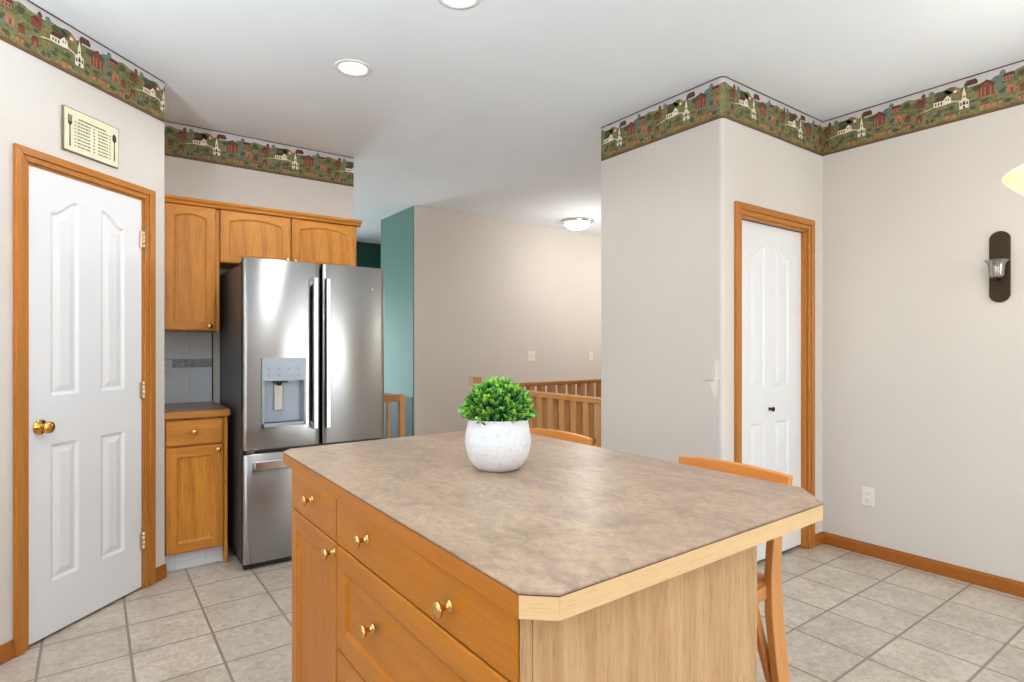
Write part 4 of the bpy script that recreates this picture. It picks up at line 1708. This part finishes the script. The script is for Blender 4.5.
# ------------------------------------------------------------------ lamps
def recessed(loc, label, group=None):
    t = thing('recessed_light', label, 'ceiling light', loc, 0, 'recessed ceiling lights')
    bm = bmesh.new()
    add_lathe(bm, [(0.072, -0.001), (0.076, -0.006), (0.094, -0.004), (0.096, 0.0), (0.072, 0.0)], 40, None, False, False)
    fin('trim_ring', bm, ring_m, t)
    lathe('bulb', [(0.0, -0.012), (0.035, -0.010), (0.060, -0.004), (0.073, -0.0005)], glow_pot, t, seg=32, cap0=False, cap1=False)
    return t


ring_m = plain('white_metal_ring', (224, 224, 222), 0.4, vary=0.02)
recessed((1.108, 2.941, H), 'round recessed ceiling light in full view above the kitchen island')
recessed((1.235, 2.075, H), 'recessed ceiling light cut off by the top edge of the photo')
WARM = (0.97, 0.985, 1.0)
for x, y, pw in ((1.108, 2.941, 36), (1.235, 2.075, 14), (0.2, 1.6, 12), (2.2, 0.0, 10), (-0.4, -0.8, 14)):  # first two spots match fixtures; the other three are added unseen fill
    light('recessed_lamp', 'SPOT', (x, y, H - 0.03), pw, WARM, (0, 0, 0), spot_size=R(172), spot_blend=0.35, shadow_soft_size=0.07)

# two added uplighter bowls, out of view, bouncing fill light off the ceiling
ul = thing('added_fill_bowl', 'added white fill-light bowl out of view behind the camera', 'pendant lamp', (0.15, -0.55, 1.93), 0, 'added fill-light bowls')
lathe('bowl', [(0.0, -0.10), (0.05, -0.098), (0.13, -0.07), (0.19, -0.02), (0.21, 0.02), (0.205, 0.02), (0.185, -0.015), (0.125, -0.062), (0.0, -0.09)], white_m, ul, seg=40, cap0=False, cap1=False)
for k in range(3):
    a = 2 * PI * k / 3
    bm = bmesh.new()
    add_tube(bm, [(0.2 * math.cos(a), 0.2 * math.sin(a), 0.015), (0.012 * math.cos(a), 0.012 * math.sin(a), 0.30)], 0.004, 8)
    fin('arm', bm, chrome_m, ul)
bm = bmesh.new()
add_tube(bm, [(0, 0, 0.29), (0, 0, H - 1.93)], 0.007, 10)
fin('rod', bm, chrome_m, ul)
ul2 = copy_tree(ul)
ul2.location = (-0.88, 1.55, 1.93)
ul2['label'] = 'added white fill-light bowl out of view on the left side'
light('added_fill_lamp', 'POINT', (0.15, -0.55, 1.905), 150, (0.83, 0.935, 1.0), shadow_soft_size=0.03)
light('added_fill_lamp', 'POINT', (-0.88, 1.55, 1.905), 125, (0.83, 0.935, 1.0), shadow_soft_size=0.03)

fl = thing('flush_ceiling_light', 'lit flush-mount ceiling light with a frosted bowl in the hall', 'ceiling light', (4.58, 5.0, H))
lathe('ceiling_plate', [(0.0, 0.0), (0.185, 0.0), (0.190, -0.010), (0.178, -0.022), (0.150, -0.028), (0.0, -0.028)], chrome_m, fl, seg=48, cap0=False, cap1=False)
lathe('glass_bowl', [(0.150, -0.026), (0.148, -0.040), (0.130, -0.066), (0.095, -0.088), (0.050, -0.100), (0.0, -0.104)], glow_flush, fl, seg=48, cap0=False, cap1=False)
lathe('finial', [(0.0, -0.118), (0.008, -0.114), (0.010, -0.106), (0.006, -0.100)], chrome_m, fl, seg=16, cap0=False)
light('hall_lamp', 'POINT', (4.40, 4.60, H - 0.60), 11, (1.0, 0.97, 0.92), shadow_soft_size=0.18)
light('hall_fill_added', 'POINT', (5.6, 4.2, H - 0.60), 36, (1.0, 0.97, 0.92), shadow_soft_size=0.15)  # unseen lamp added to fill the hall
light('foyer_fill_added', 'POINT', (0.9, 6.0, H - 0.9), 18, (1.0, 0.95, 0.86), shadow_soft_size=0.12)  # unseen lamp added to brighten the far ceiling

PX, PY, PZ0 = 2.985, 0.549, 1.938
pl = thing('pendant_lamp', 'glowing cream glass pendant lamp at the right edge of the photo', 'pendant lamp', (PX, PY, PZ0))
bm = bmesh.new()
add_lathe(bm, [(0.0, -0.112), (0.030, -0.108), (0.075, -0.088), (0.125, -0.048), (0.160, -0.012), (0.171, 0.004), (0.168, 0.012), (0.150, 0.028), (0.110, 0.048), (0.060, 0.062), (0.022, 0.066)], 56, None, False, False)
fin('glass_shade', bm, glow_pend, pl)
lathe('cap', [(0.028, 0.060), (0.030, 0.072), (0.018, 0.085), (0.008, 0.092)], bronze_m, pl, seg=24)
bm = bmesh.new()
add_tube(bm, [(0, 0, 0.09), (0, 0, H - PZ0 - 0.02)], 0.006, 10)
fin('rod', bm, bronze_m, pl)
lathe('canopy', [(0.060, H - PZ0), (0.058, H - PZ0 - 0.015), (0.030, H - PZ0 - 0.03), (0.008, H - PZ0 - 0.034)], bronze_m, pl, seg=24)
light('pendant_bulb', 'POINT', (PX, PY, PZ0 - 0.20), 4, (1.0, 0.90, 0.72), shadow_soft_size=0.12)
light('pendant_uplight', 'POINT', (PX, PY, PZ0 + 0.30), 5, (1.0, 0.95, 0.86), shadow_soft_size=0.10)

# ------------------------------------------------------------------ railings
def baluster(parent, x, y, z0, z1, a=0.034):
    return box('baluster', (-a / 2, a / 2, -a / 2, a / 2, 0, z1 - z0), rail_z, parent, (x, y, z0), 0, 0.002)


nr = thing('stair_railing', 'oak stair railing with square balusters, running from the closet wall end to the newel post', 'railing', (2.81, YSE, 0))
LN = 4.385 - YSE
box('top_rail', (-0.032, 0.032, 0.002, LN, 0.884, 0.924), rail_y, nr, bevel=0.006)
box('bottom_rail', (-0.028, 0.028, 0.002, LN, 0.0, 0.035), rail_y, nr, bevel=0.004)
y = 0.06
while y < LN - 0.04:
    baluster(nr, 0, y, 0.035, 0.884, 0.052)
    y += 0.128
box('newel_post', (-0.045, 0.045, LN, LN + 0.09, 0.0, 1.0), rail_z, nr, bevel=0.004)
frl = thing('stair_railing', 'farther oak railing along the hall side of the stairwell, below the double switch', 'railing', (2.857, 4.43, 0))
LX = 3.6
box('top_rail', (0.0, LX, -0.032, 0.032, 0.890, 0.926), rail_x, frl, bevel=0.006)
box('bottom_rail', (0.0, LX, -0.028, 0.028, 0.0, 0.035), rail_x, frl, bevel=0.004)
x = 0.05
while x < LX:
    baluster(frl, x, 0, 0.035, 0.890, 0.060)
    x += 0.134
sr = thing('stair_railing', 'short dark oak railing piece beside the right side of the refrigerator', 'railing', (1.66, 4.22, 0))
box('top_rail', (0.0, 0.335, -0.03, 0.03, 0.845, 0.897), rail_x, sr, bevel=0.005)
box('newel_post', (0.300, 0.345, -0.031, 0.014, 0.0, 0.890), rail_z, sr, bevel=0.003)
box('baluster', (0.200, 0.226, -0.013, 0.013, 0.0, 0.845), rail_z, sr, bevel=0.002)
